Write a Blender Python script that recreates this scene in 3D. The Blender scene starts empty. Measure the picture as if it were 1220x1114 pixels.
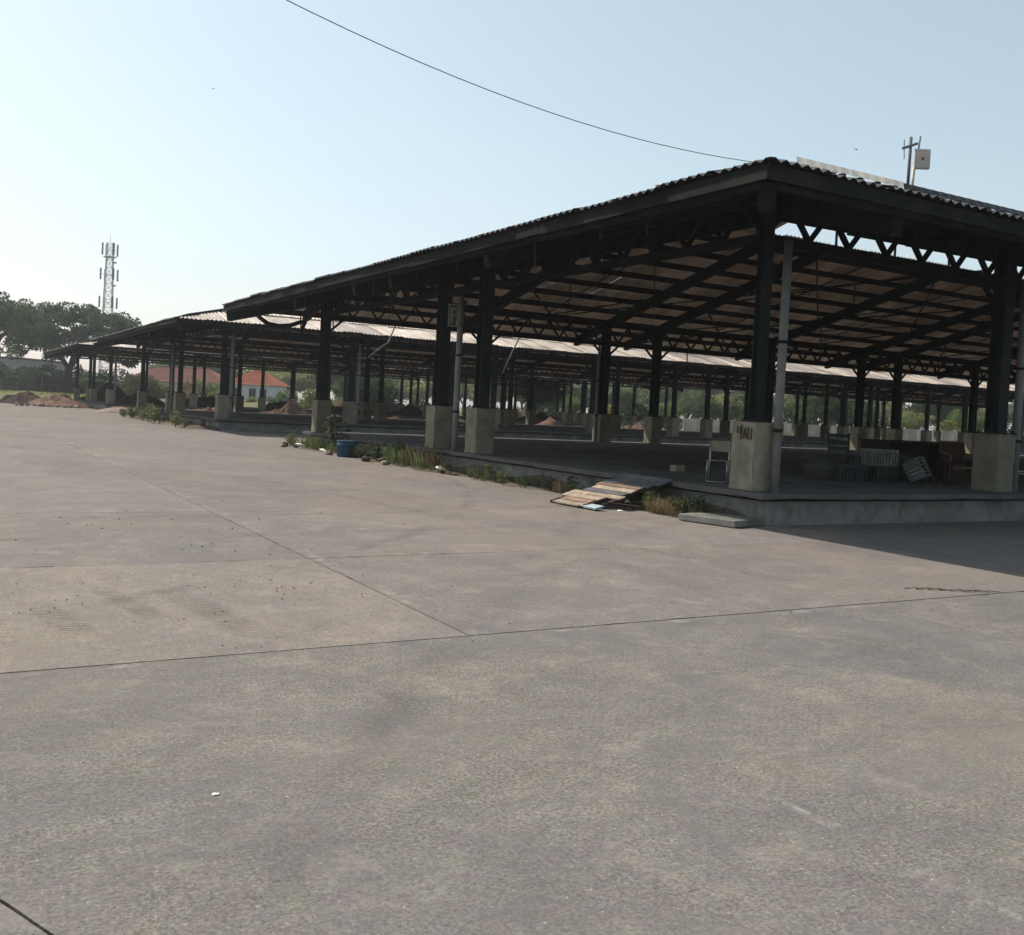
import bpy, bmesh, math, random
from mathutils import Vector, Matrix, Euler
R = math.radians
rng = random.Random(7)
SC = bpy.context.scene
COL = SC.collection

# ------------------------------------------------------------------ camera
# world: x runs along the sheds, y runs across them (away), z up; eye at the origin, 1.55 m
HEAD, PITCH, ROLL = R(30.2), R(-1.6), R(2.89)
fwd0 = Vector((math.sin(HEAD), math.cos(HEAD), 0))
right0 = Vector((math.cos(HEAD), -math.sin(HEAD), 0))
fwd = (fwd0 * math.cos(PITCH) + Vector((0, 0, 1)) * math.sin(PITCH)).normalized()
up0 = right0.cross(fwd).normalized()
cr = right0 * math.cos(ROLL) + up0 * math.sin(ROLL)
cu = up0 * math.cos(ROLL) - right0 * math.sin(ROLL)
cam_d = bpy.data.cameras.new('camera'); cam = bpy.data.objects.new('camera', cam_d); COL.objects.link(cam)
m = Matrix((cr, cu, -fwd)).transposed().to_4x4(); m.translation = Vector((0, 0, 1.55))
cam.matrix_world = m
cam_d.sensor_fit = 'HORIZONTAL'; cam_d.sensor_width = 36.0; cam_d.lens = 36.0 * 1180 / 1220
cam_d.shift_y = -0.0294; cam_d.clip_start = 0.05; cam_d.clip_end = 5000
SC.camera = cam

# ------------------------------------------------------------------ sky, sun, exposure
SUN_V = Vector((-2.1, 3.6, 4.65)).normalized()          # towards the sun
sun_el = math.asin(SUN_V.z); sun_az = math.atan2(SUN_V.x, SUN_V.y)
W = bpy.data.worlds.new('World'); SC.world = W; W.use_nodes = True
nt = W.node_tree; nt.nodes.clear()
sky = nt.nodes.new('ShaderNodeTexSky'); sky.sky_type = 'NISHITA'; sky.sun_disc = False
sky.sun_elevation = sun_el; sky.sun_rotation = sun_az
sky.air_density = 1.15; sky.dust_density = 1.6; sky.ozone_density = 0.6; sky.altitude = 0
hs = nt.nodes.new('ShaderNodeHueSaturation'); hs.inputs['Saturation'].default_value = 0.74; hs.inputs['Hue'].default_value = 0.472
bg = nt.nodes.new('ShaderNodeBackground'); bg.inputs['Strength'].default_value = 0.116
wo = nt.nodes.new('ShaderNodeOutputWorld')
# faint high haze, the same all round the sky
wtc = nt.nodes.new('ShaderNodeTexCoord'); wno = nt.nodes.new('ShaderNodeTexNoise'); wno.inputs['Scale'].default_value = 2.6; wno.inputs['Detail'].default_value = 6; wno.inputs['Distortion'].default_value = .4
wrp = nt.nodes.new('ShaderNodeValToRGB'); wrp.color_ramp.elements[0].position = .46; wrp.color_ramp.elements[0].color = (.2, .2, .2, 1); wrp.color_ramp.elements[1].position = .8; wrp.color_ramp.elements[1].color = (.45, .45, .45, 1)
wmx = nt.nodes.new('ShaderNodeMix'); wmx.data_type = 'RGBA'; wmx.inputs[7].default_value = (4.9, 5.6, 6.4, 1)
nt.links.new(wtc.outputs['Generated'], wno.inputs['Vector']); nt.links.new(wno.outputs['Fac'], wrp.inputs['Fac']); nt.links.new(wrp.outputs['Color'], wmx.inputs[0])
nt.links.new(sky.outputs[0], hs.inputs['Color']); nt.links.new(hs.outputs[0], wmx.inputs[6]); nt.links.new(wmx.outputs[2], bg.inputs['Color']); nt.links.new(bg.outputs[0], wo.inputs['Surface'])
sd = bpy.data.lights.new('sun', 'SUN'); sd.energy = 5.0; sd.angle = R(1.0); sd.color = (1.0, 0.92, 0.80)
so = bpy.data.objects.new('sun', sd); COL.objects.link(so)
so.rotation_euler = (-SUN_V).to_track_quat('-Z', 'Y').to_euler(); so.location = (-20, 30, 60)
SC.view_settings.view_transform = 'Standard'; SC.view_settings.look = 'None'
SC.view_settings.gamma = 1.0; SC.view_settings.exposure = 0.4; SC.view_settings.use_curve_mapping = False
SC.render.engine = 'CYCLES'
SC.cycles.use_denoising = True
try: SC.cycles.denoiser = 'OPENIMAGEDENOISE'
except Exception: pass
SC.cycles.max_bounces = 8; SC.cycles.diffuse_bounces = 5

# ------------------------------------------------------------------ material helpers
class NB:
    """small node builder"""
    def __init__(s, name):
        s.m = bpy.data.materials.new(name); s.m.use_nodes = True
        s.t = s.m.node_tree; s.b = s.t.nodes['Principled BSDF']
        s.b.inputs['Specular IOR Level'].default_value = 0.06
        g = s.t.nodes.new('ShaderNodeNewGeometry'); s.pos = g.outputs['Position']
        o = s.t.nodes.new('ShaderNodeObjectInfo'); s.rand = o.outputs['Random']
        tc = s.t.nodes.new('ShaderNodeTexCoord'); s.obj = tc.outputs['Object']
    def L(s, a, b): s.t.links.new(a, b)
    def noise(s, scale, detail=4, rough=.6, vec=None, stretch=None, dist=0):
        n = s.t.nodes.new('ShaderNodeTexNoise'); n.inputs['Scale'].default_value = scale
        n.inputs['Detail'].default_value = detail; n.inputs['Roughness'].default_value = rough; n.inputs['Distortion'].default_value = dist
        v = vec or s.pos
        if stretch:
            mp = s.t.nodes.new('ShaderNodeMapping'); mp.inputs['Scale'].default_value = stretch; s.L(v, mp.inputs['Vector']); v = mp.outputs[0]
        s.L(v, n.inputs['Vector']); return n.outputs['Fac']
    def vor(s, scale, vec=None, feature='F1', out='Distance'):
        n = s.t.nodes.new('ShaderNodeTexVoronoi'); n.inputs['Scale'].default_value = scale; n.feature = feature
        s.L(vec or s.pos, n.inputs['Vector']); return n.outputs[out]
    def ramp(s, fac, stops):
        n = s.t.nodes.new('ShaderNodeValToRGB'); e = n.color_ramp.elements
        while len(e) < len(stops): e.new(.5)
        for el, (p, c) in zip(e, stops):
            el.position = p; el.color = (c, c, c, 1) if isinstance(c, (int, float)) else (*c, 1)
        s.L(fac, n.inputs['Fac']); return n.outputs['Color']
    def mix(s, fac, a, b, mode='MIX'):
        n = s.t.nodes.new('ShaderNodeMix'); n.data_type = 'RGBA'; n.blend_type = mode
        for si, v in ((0, fac), (6, a), (7, b)):
            sock = n.inputs[si]
            if isinstance(v, (int, float)):
                sock.default_value = v if si == 0 else (v, v, v, 1)
            elif isinstance(v, tuple): sock.default_value = (*v, 1)
            else: s.L(v, sock)
        return n.outputs[2]
    def math(s, op, a, b=0., c=None):
        n = s.t.nodes.new('ShaderNodeMath'); n.operation = op
        for i, v in enumerate((a, b) if c is None else (a, b, c)):
            if isinstance(v, (int, float)): n.inputs[i].default_value = v
            else: s.L(v, n.inputs[i])
        return n.outputs[0]
    def sep(s, v=None):
        n = s.t.nodes.new('ShaderNodeSeparateXYZ'); s.L(v or s.pos, n.inputs[0]); return n.outputs
    def done(s, col, rough=.9, bump=None, bd=.01, bs=1.0):
        if isinstance(col, tuple): s.b.inputs['Base Color'].default_value = (*col, 1)
        else: s.L(col, s.b.inputs['Base Color'])
        if isinstance(rough, (int, float)): s.b.inputs['Roughness'].default_value = rough
        else: s.L(rough, s.b.inputs['Roughness'])
        if bump is not None:
            n = s.t.nodes.new('ShaderNodeBump'); n.inputs['Distance'].default_value = bd; n.inputs['Strength'].default_value = bs
            s.L(bump, n.inputs['Height']); s.L(n.outputs[0], s.b.inputs['Normal'])
        return s.m

M = {}
def simple(name, c, rough=.8, var=.25, scale=6, dirt=None, rnd=.15, bump=.004, metal=0.):
    n = NB(name)
    f = n.noise(scale, 5, .65)
    dark = tuple(x * (1 - var) for x in c); light = tuple(min(1, x * (1 + var)) for x in c)
    col = n.ramp(f, [(.3, dark), (.7, light)])
    if dirt: col = n.mix(n.ramp(n.noise(scale * .35, 6, .7), [(.5, 0.), (.68, 1.)]), col, dirt)
    col = n.mix(1., col, n.ramp(n.rand, [(0, 1 - rnd), (1, 1 + rnd if rnd < .3 else 1.)]), 'MULTIPLY')
    n.b.inputs['Metallic'].default_value = metal
    M[name] = n.done(col, rough, n.noise(scale * 6, 3), bump)
    return M[name]

def line_mask(n, coord, val, width, wob):
    """1 near coord == val, ragged"""
    d = n.math('ABSOLUTE', n.math('SUBTRACT', coord, val))
    d = n.math('ADD', d, n.math('MULTIPLY', n.math('SUBTRACT', wob, .5), width * 2.2))
    return n.ramp(n.math('DIVIDE', d, width), [(.15, 1.), (1., 0.)])

def concrete(name, base, grain, grain_c, joints=True, tread=False, near=False):
    n = NB(name)
    big = n.noise(.33, 5, .62); mid = n.noise(1.5, 6, .68); fine = n.noise(14, 6, .75); sp = n.noise(grain, 3, .85)
    streak = n.noise(.55, 5, .6, stretch=(1.0, .28, 1), dist=.6)
    c = n.ramp(big, [(.3, tuple(x * .84 for x in base)), (.5, base), (.72, (base[0] * 1.1, base[1] * 1.08, base[2] * 1.0))])
    c = n.mix(n.ramp(mid, [(.35, .75), (.65, 0.)]), c, tuple(x * .78 for x in base))
    c = n.mix(n.ramp(streak, [(.5, 0.), (.74, .7)]), c, (base[0] * .6, base[1] * .63, base[2] * .68))
    c = n.mix(.55, c, n.ramp(fine, [(.3, .62), (.7, 1.28)]), 'MULTIPLY')
    c = n.mix(grain_c, c, n.ramp(sp, [(.33, .35), (.5, .95), (.68, 1.6)]), 'MULTIPLY')
    # cloudy stains at several sizes, cool and warm
    c = n.mix(n.ramp(n.noise(.62, 7, .72, dist=1.0), [(.42, .62), (.6, 0.)]), c, (base[0] * .66, base[1] * .69, base[2] * .76))
    c = n.mix(n.ramp(n.noise(2.6, 7, .75, dist=.6), [(.52, 0.), (.74, .6)]), c, (base[0] * 1.35, base[1] * 1.3, base[2] * 1.22))
    c = n.mix(n.ramp(n.noise(5.5, 7, .8, dist=.4), [(.56, 0.), (.72, .5)]), c, (base[0] * .6, base[1] * .6, base[2] * .62))
    c = n.mix(.5, c, n.ramp(n.noise(30, 4, .8), [(.3, .6), (.5, 1.), (.7, 1.4)]), 'MULTIPLY')
    hue = n.t.nodes.new('ShaderNodeTexNoise'); hue.inputs['Scale'].default_value = 9; hue.inputs['Detail'].default_value = 4; n.L(n.pos, hue.inputs['Vector'])
    c = n.mix(.1, c, n.mix(1., hue.outputs['Color'], 2.0, 'MULTIPLY'), 'MULTIPLY')
    # slightly warm, worn sandy patches
    c = n.mix(n.ramp(n.noise(.23, 4, .6, dist=.5), [(.5, 0.), (.75, .5)]), c, (base[0] * 1.12, base[1] * 1.02, base[2] * .84))
    # pale specks of lime, dark specks of dirt
    c = n.mix(n.ramp(n.noise(60, 2, .5), [(.70, 0.), (.76, .7)]), c, (.5, .48, .43))
    c = n.mix(n.ramp(n.noise(3.1, 8, .8), [(.68, 0.), (.76, .55)]), c, (.09, .085, .08))
    if near:   # soft grey stains as on poured slabs
        c = n.mix(n.ramp(n.noise(1.3, 9, .82, stretch=(.8, 1.3, 1), dist=.5), [(.48, 0.), (.68, .6)]), c, (.085, .086, .09))
        c = n.mix(n.ramp(n.noise(.35, 3, .5), [(.45, 0.), (.62, .45)]), c, n.mix(1., c, (.8, .84, .9), 'MULTIPLY'))
    x, y, z = n.sep()
    # faint sweeping tyre marks
    for (cx, cy, rad_, wd, am) in ((-9.0, 24.0, 19.2, .16, .35), (-9.0, 24.0, 20.9, .16, .3), (24.0, -12.0, 27.5, .2, .3), (2.0, 40.0, 27.2, .2, .32), (2.0, 40.0, 29.0, .2, .28), (-30, 10, 36.2, .22, .28)):
        dd = n.math('SQRT', n.math('ADD', n.math('POWER', n.math('SUBTRACT', x, cx), 2.), n.math('POWER', n.math('SUBTRACT', y, cy), 2.)))
        dd = n.math('DIVIDE', n.math('ABSOLUTE', n.math('SUBTRACT', dd, rad_)), wd)
        k = n.math('MULTIPLY', n.ramp(dd, [(.2, 1.), (1., 0.)]), n.ramp(n.noise(.7, 5, .75), [(.42, 0.), (.64, am)]))
        c = n.mix(k, c, (.06, .055, .052))
    if joints:
        wob = n.noise(9, 7, .85); patch = n.noise(2.3, 6, .8)
        for ax, v, w, amt, lo in ((x, 3.26, .1, .5, .53), (y, 5.84, .07, .4, .53), (y, 9.3, .06, .45, .53), (x, 7.2, .05, .4, .53), (x, 3.05, .035, .6, .53)):
            k = line_mask(n, ax, v, w, wob)
            k = n.math('MULTIPLY', k, n.ramp(patch, [(lo, 0.), (lo + .14, amt)]))
            if v == 3.05: k = n.math('MULTIPLY', k, n.math('LESS_THAN', y, 3.1))
            if v in (3.26, 7.2): k = n.math('MULTIPLY', k, n.math('GREATER_THAN', y, 5.9))
            c = n.mix(k, c, (.42, .39, .34))
    bump = n.math('ADD', n.math('MULTIPLY', fine, .5), n.math('MULTIPLY', sp, .6))
    if tread:   # dried mud prints left by tyres: short ribs inside two soft strips
        wv = n.t.nodes.new('ShaderNodeTexWave'); wv.bands_direction = 'Y'; wv.inputs['Scale'].default_value = 5.5; wv.inputs['Distortion'].default_value = 1.3
        n.L(n.pos, wv.inputs['Vector'])
        for cx, cy, hw, hl in ((1.75, 7.1, .17, .9), (1.25, 7.6, .12, .7), (.75, 7.2, .15, .7)):
            kx = n.ramp(n.math('DIVIDE', n.math('ABSOLUTE', n.math('SUBTRACT', n.math('ADD', x, n.math('MULTIPLY', y, .18)), cx + cy * .18)), hw), [(.55, 1.), (1., 0.)])
            ky = n.ramp(n.math('DIVIDE', n.math('ABSOLUTE', n.math('SUBTRACT', y, cy)), hl), [(.5, 1.), (1., 0.)])
            k = n.math('MULTIPLY', n.math('MULTIPLY', kx, ky), n.ramp(n.noise(2.5, 3), [(.35, .2), (.58, .85)]))
            c = n.mix(n.math('MULTIPLY', k, n.ramp(wv.outputs['Fac'], [(.45, 0.), (.6, 1.)])), c, (.085, .074, .062))
    c = n.mix(1., c, n.ramp(n.rand, [(0, .93), (1, 1.05)]), 'MULTIPLY')
    M[name] = n.done(c, .93, bump, .004, .8)
concrete('slab_rough', (.184, .167, .15), 62, .95, near=True)
concrete('slab_smooth', (.202, .178, .155), 60, .45, tread=True)
concrete('slab_grey', (.193, .173, .159), 80, .65)
concrete('paving_base', (.186, .168, .147), 40, .4, joints=False)
n = NB('joint_dirt')
M['joint_dirt'] = n.done(n.ramp(n.noise(5.5, 6, .75), [(.4, (.03, .026, .022)), (.55, (.07, .06, .05)), (.66, (.24, .21, .175))]), .95)
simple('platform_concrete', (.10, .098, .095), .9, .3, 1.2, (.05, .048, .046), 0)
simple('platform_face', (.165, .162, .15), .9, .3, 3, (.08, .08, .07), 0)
simple('plinth_concrete', (.205, .19, .142), .9, .25, 3, (.13, .12, .095), .15)
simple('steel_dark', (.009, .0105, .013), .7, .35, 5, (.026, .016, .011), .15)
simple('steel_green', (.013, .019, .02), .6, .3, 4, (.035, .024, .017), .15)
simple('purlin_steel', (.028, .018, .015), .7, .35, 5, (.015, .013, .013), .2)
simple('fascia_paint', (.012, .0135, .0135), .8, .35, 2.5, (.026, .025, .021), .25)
simple('pvc_grey', (.19, .192, .192), .5, .15, 5, (.15, .145, .135), .1)
simple('timber_dark', (.03, .019, .014), .6, .4, 9)
simple('board_pink', (.27, .185, .14), .85, .35, 9, (.14, .1, .08), .3)
simple('board_pale', (.33, .27, .215), .85, .3, 9, (.18, .14, .11), .3)
simple('board_blue', (.3, .38, .4), .7, .2, 9)
simple('board_grey', (.13, .135, .145), .8, .3, 9, (.2, .18, .16), .3)
simple('plastic_blue', (.022, .062, .1), .6, .25, 4, (.05, .06, .065))
simple('plastic_teal', (.03, .046, .042), .5, .25, 8)
simple('plastic_pale', (.13, .145, .135), .5, .2, 8, (.25, .27, .24))
simple('chair_panel', (.27, .22, .17), .6, .2, 8)
simple('chrome', (.34, .33, .31), .35, .15, 8, metal=.6)
simple('rattan', (.045, .022, .016), .6, .3, 14)
simple('rattan_pale', (.12, .075, .058), .6, .3, 14)
simple('sack_grey', (.055, .053, .05), .9, .3, 8)
simple('soil_red', (.13, .078, .058), 1., .4, 1.6, (.2, .14, .11), .2, .05)
simple('soil_dark', (.03, .023, .02), 1., .4, 1.6, (.09, .06, .045), .2, .05)
simple('soil_strip', (.085, .07, .052), 1., .4, 3, (.1, .085, .06), 0, .03)
simple('rubble', (.3, .24, .2), .95, .3, 4, (.2, .1, .07), .3)
simple('bark', (.035, .028, .023), .95, .3, 4)
simple('wall_white', (.42, .4, .37), .9, .2, 1.2, (.27, .23, .18), .25)
simple('wall_grey', (.24, .25, .26), .9, .2, .6, (.17, .17, .17), .1)
simple('wall_dark', (.07, .065, .058), .9, .3, .8, (.1, .09, .07), .1)
simple('wall_blue', (.5, .56, .57), .9, .1, .8, None, 0)
simple('roof_tile_red', (.27, .095, .06), .85, .25, 2.5, (.25, .09, .06), .15)
simple('roof_tile_brown', (.2, .1, .075), .85, .25, 2.5, (.2, .1, .075), .15)
simple('awning_grey', (.36, .36, .35), .85, .2, .8, (.25, .24, .22), 0)
simple('glass_dark', (.03, .035, .04), .15, .1, 3)
simple('mast_white', (.5, .51, .53), .5, .15, 2)
simple('antenna_grey', (.13, .14, .16), .6, .15, 2)
simple('antenna_beige', (.5, .46, .4), .5, .1, 6)
simple('cable_black', (.045, .045, .048), .6, .1, 6)
simple('twig_brown', (.2, .14, .09), .9, .3, 12)
simple('paper_white', (.7, .69, .66), .8, .1, 12)
simple('pebble', (.075, .068, .06), .95, .4, 30)
simple('graffiti_brown', (.1, .085, .05), .9, .3, 20)
simple('sign_green', (.10, .13, .11), .6, .2, 8)
simple('sign_white', (.42, .43, .4), .6, .1, 8)
simple('terracotta', (.3, .12, .07), .8, .2, 8)

def leaf_mat(name, c, c2, trans=.35):
    n = NB(name)
    col = n.ramp(n.noise(.9, 3), [(.3, c), (.7, c2)])
    col = n.mix(1., col, n.ramp(n.rand, [(0, .8), (1, 1.2)]), 'MULTIPLY')
    n.L(col, n.b.inputs['Base Color']); n.b.inputs['Roughness'].default_value = .6
    tr = n.t.nodes.new('ShaderNodeBsdfTranslucent'); n.L(col, tr.inputs['Color'])
    mx = n.t.nodes.new('ShaderNodeMixShader'); mx.inputs[0].default_value = trans
    n.L(n.b.outputs[0], mx.inputs[1]); n.L(tr.outputs[0], mx.inputs[2])
    n.L(mx.outputs[0], n.t.nodes['Material Output'].inputs['Surface']); M[name] = n.m
leaf_mat('leaf_dark', (.028, .048, .022), (.062, .09, .036))
leaf_mat('leaf_mid', (.065, .10, .04), (.14, .175, .065), .45)
leaf_mat('leaf_yellow', (.13, .15, .05), (.25, .24, .09), .45)
leaf_mat('leaf_dry', (.16, .12, .07), (.25, .19, .11))
leaf_mat('leaf_haze', (.09, .12, .075), (.16, .19, .11), .45)
leaf_mat('leaf_banana', (.10, .15, .08), (.2, .25, .14))

def sheet_mat(name, base, stain, trans=0):
    n = NB(name)
    o = n.obj
    c = n.ramp(n.noise(1.3, 5, .65), [(.3, tuple(x * .82 for x in base)), (.7, base)])
    c = n.mix(n.ramp(n.noise(2.2, 6, .75, stretch=(1.6, .35, .35)), [(.42, 0.), (.62, .85)]), c, stain)
    c = n.mix(n.ramp(n.noise(.5, 6, .75, stretch=(1., .6, 1.)), [(.45, 0.), (.66, .7)]), c, tuple(x * .45 for x in stain))
    c = n.mix(1., c, n.ramp(n.rand, [(0, .6), (.6, .95), (1, 1.15)]), 'MULTIPLY')
    n.b.inputs['Specular IOR Level'].default_value = .5
    M[name] = n.done(c, .5, n.noise(30, 3), .002)
    if trans:
        tr = n.t.nodes.new('ShaderNodeBsdfTranslucent'); n.L(n.mix(1., c, (1., .84, .7), 'MULTIPLY'), tr.inputs['Color'])
        mx = n.t.nodes.new('ShaderNodeMixShader'); mx.inputs[0].default_value = trans
        n.L(n.b.outputs[0], mx.inputs[1]); n.L(tr.outputs[0], mx.inputs[2]); n.L(mx.outputs[0], n.t.nodes['Material Output'].inputs['Surface'])
sheet_mat('fibre_sheet', (.56, .49, .42), (.3, .225, .175), .03)
sheet_mat('fibre_sheet_shaded', (.055, .052, .05), (.035, .03, .027))  # same sheet darkened: shade under near and hip slopes put into the colour
n = NB('translucent_sheet')
col = n.ramp(n.noise(4, 4), [(.3, (.4, .4, .38)), (.7, (.6, .6, .57))]); n.L(col, n.b.inputs['Base Color'])
tr = n.t.nodes.new('ShaderNodeBsdfTranslucent'); n.L(col, tr.inputs['Color'])
mx = n.t.nodes.new('ShaderNodeMixShader'); mx.inputs[0].default_value = .6
n.L(n.b.outputs[0], mx.inputs[1]); n.L(tr.outputs[0], mx.inputs[2]); n.L(mx.outputs[0], n.t.nodes['Material Output'].inputs['Surface'])
M['translucent_sheet'] = n.m
n = NB('ground_dirt')
c = n.ramp(n.noise(.12, 6, .7), [(.35, (.16, .13, .09)), (.55, (.12, .115, .06)), (.7, (.09, .11, .045))])
c = n.mix(.6, c, n.ramp(n.noise(3, 5, .7), [(.3, .6), (.7, 1.3)]), 'MULTIPLY')
M['ground_dirt'] = n.done(c, 1., n.noise(5, 5), .05)

# ------------------------------------------------------------------ mesh helpers
class MB:
    def __init__(s): s.v = []; s.f = []
    def add(s, vs, fs):
        k = len(s.v); s.v += [tuple(v) for v in vs]; s.f += [tuple(i + k for i in f) for f in fs]; return s
    def box(s, a, b, mat=None):
        x0, y0, z0 = a; x1, y1, z1 = b
        vs = [Vector(p) for p in ((x0, y0, z0), (x1, y0, z0), (x1, y1, z0), (x0, y1, z0), (x0, y0, z1), (x1, y0, z1), (x1, y1, z1), (x0, y1, z1))]
        if mat is not None: vs = [mat @ v for v in vs]
        return s.add(vs, [(0, 3, 2, 1), (4, 5, 6, 7), (0, 1, 5, 4), (1, 2, 6, 5), (2, 3, 7, 6), (3, 0, 4, 7)])
    def bar(s, p0, p1, w, h, upv=(0, 0, 1)):
        p0 = Vector(p0); p1 = Vector(p1); d = (p1 - p0); L = d.length; d.normalize()
        u = Vector(upv); sd = d.cross(u)
        if sd.length < 1e-4: sd = d.cross(Vector((1, 0, 0)))
        sd.normalize(); u = sd.cross(d)
        mt = Matrix((d, sd, u)).transposed().to_4x4(); mt.translation = p0
        return s.box((0, -w / 2, -h / 2), (L, w / 2, h / 2), mt)
    def tube(s, pts, rad, n=8, cap=True):
        pts = [Vector(p) for p in pts]; k = len(pts)
        if isinstance(rad, (int, float)): rad = [rad] * k
        vs = []; fs = []; ref = None
        for i, p in enumerate(pts):
            d = (pts[min(i + 1, k - 1)] - pts[max(i - 1, 0)]).normalized()
            if ref is None:
                ref = d.cross(Vector((0, 0, 1)));
                if ref.length < 1e-3: ref = Vector((1, 0, 0))
            ref = (ref - d * ref.dot(d)).normalized(); b = d.cross(ref)
            for j in range(n):
                a = 2 * math.pi * j / n; vs.append(p + (ref * math.cos(a) + b * math.sin(a)) * rad[i])
        for i in range(k - 1):
            for j in range(n):
                fs.append((i * n + j, i * n + (j + 1) % n, (i + 1) * n + (j + 1) % n, (i + 1) * n + j))
        if cap: fs.append(tuple(range(n))[::-1]); fs.append(tuple((k - 1) * n + j for j in range(n)))
        return s.add(vs, fs)
    def lathe(s, prof, n=16, c=(0, 0, 0)):
        vs = []; fs = []; k = len(prof)
        for r, z in prof:
            for j in range(n):
                a = 2 * math.pi * j / n; vs.append((c[0] + r * math.cos(a), c[1] + r * math.sin(a), c[2] + z))
        for i in range(k - 1):
            for j in range(n): fs.append((i * n + j, i * n + (j + 1) % n, (i + 1) * n + (j + 1) % n, (i + 1) * n + j))
        fs.append(tuple(range(n))[::-1]); fs.append(tuple((k - 1) * n + j for j in range(n)))
        return s.add(vs, fs)
    def mesh(s, name, off=(0, 0, 0), mat=None, smooth=False):
        o = Vector(off); me = bpy.data.meshes.new(name)
        me.from_pydata([tuple(Vector(v) - o) for v in s.v], [], s.f); me.update()
        if mat: me.materials.append(M[mat])
        if smooth:
            for p in me.polygons: p.use_smooth = True
        return me

ORG = {}     # world location of every root
def link(name, data, parent=None):
    o = bpy.data.objects.new(name, data); COL.objects.link(o)
    if parent is not None: o.parent = parent
    return o
def tag(o, label, cat, group=None):
    o['label'] = label; o['category'] = cat
    if group: o['group'] = group
    return o
def thing(name, label, cat, loc=(0, 0, 0), group=None):
    o = link(name, None); o.location = loc; o.empty_display_size = .2; ORG[o.name] = Vector(loc)
    return tag(o, label, cat, group)
def org(p):
    v = Vector((0, 0, 0))
    while p is not None:
        v = v + ORG.get(p.name, Vector((0, 0, 0))); p = p.parent
    return v
def part(name, mb, mat, parent, smooth=False, bevel=0):
    """mb holds world coordinates; the origin of a part is at its own middle-bottom"""
    c = Vector((0, 0, 0)); zs = min(v[2] for v in mb.v)
    c = Vector((sum(v[0] for v in mb.v) / len(mb.v), sum(v[1] for v in mb.v) / len(mb.v), zs))
    o = link(name, mb.mesh(name, c, mat, smooth), parent)
    o.location = c - org(parent); ORG[o.name] = c - org(parent)
    if bevel:
        b = o.modifiers.new('bevel', 'BEVEL'); b.width = bevel; b.segments = 2; b.limit_method = 'ANGLE'
    return o
def inst(name, me, loc, parent, rot=None, scale=None):
    """shared mesh at a world location"""
    o = link(name, me, parent); o.location = Vector(loc) - org(parent)
    if rot is not None: o.rotation_euler = rot
    if scale is not None: o.scale = scale
    return o
def solo(name, mb, mat, label, cat, loc, group=None, smooth=False, bevel=0):
    o = link(name, mb.mesh(name, loc, mat, smooth)); o.location = loc; ORG[o.name] = Vector(loc)
    if bevel:
        b = o.modifiers.new('bevel', 'BEVEL'); b.width = bevel; b.segments = 2; b.limit_method = 'ANGLE'
    return tag(o, label, cat, group)
def structure(name, mb, mat, parent=None, smooth=False):
    o = link(name, mb.mesh(name, (0, 0, 0), mat, smooth), parent)
    if parent is None: o['kind'] = 'structure'
    return o
def unit_bar(name, mat, dbl=False):
    b = MB()
    if dbl: b.box((0, -.5, -.5), (1, -.18, .5)).box((0, .18, -.5), (1, .5, .5))
    else: b.box((0, -.5, -.5), (1, .5, .5))
    return b.mesh(name, (0, 0, 0), mat)
def bar_inst(name, me, p0, p1, w, h, parent):
    p0 = Vector(p0); p1 = Vector(p1); d = p1 - p0
    o = inst(name, me, p0, parent)
    u = Vector((0, 0, 1)); dn = d.normalized(); sdv = dn.cross(u)
    if sdv.length < 1e-4: sdv = Vector((0, 1, 0))
    sdv.normalize(); u = sdv.cross(dn)
    o.rotation_euler = Matrix((dn, -sdv, u)).transposed().to_euler(); o.scale = (d.length, w, h)
    return o
def cam_xy(X, Z): return (X * right0.x + Z * fwd0.x, X * right0.y + Z * fwd0.y)

# ------------------------------------------------------------------ the ground
g = MB()
N = 28
xs = [-900 + 1800 * i / N for i in range(N + 1)]
g.add([(-1500, -400, -.07), (1500, -400, -.07), (1500, 2500, -.07), (-1500, 2500, -.07)], [(0, 1, 2, 3)])
structure('ground', g, 'ground_dirt')
pv = MB(); pv.add([(-75, -14, -.024), (75, -14, -.024), (75, 106, -.024), (-75, 106, -.024)], [(0, 1, 2, 3)])
pave = structure('pavement', pv, 'joint_dirt')
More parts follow.
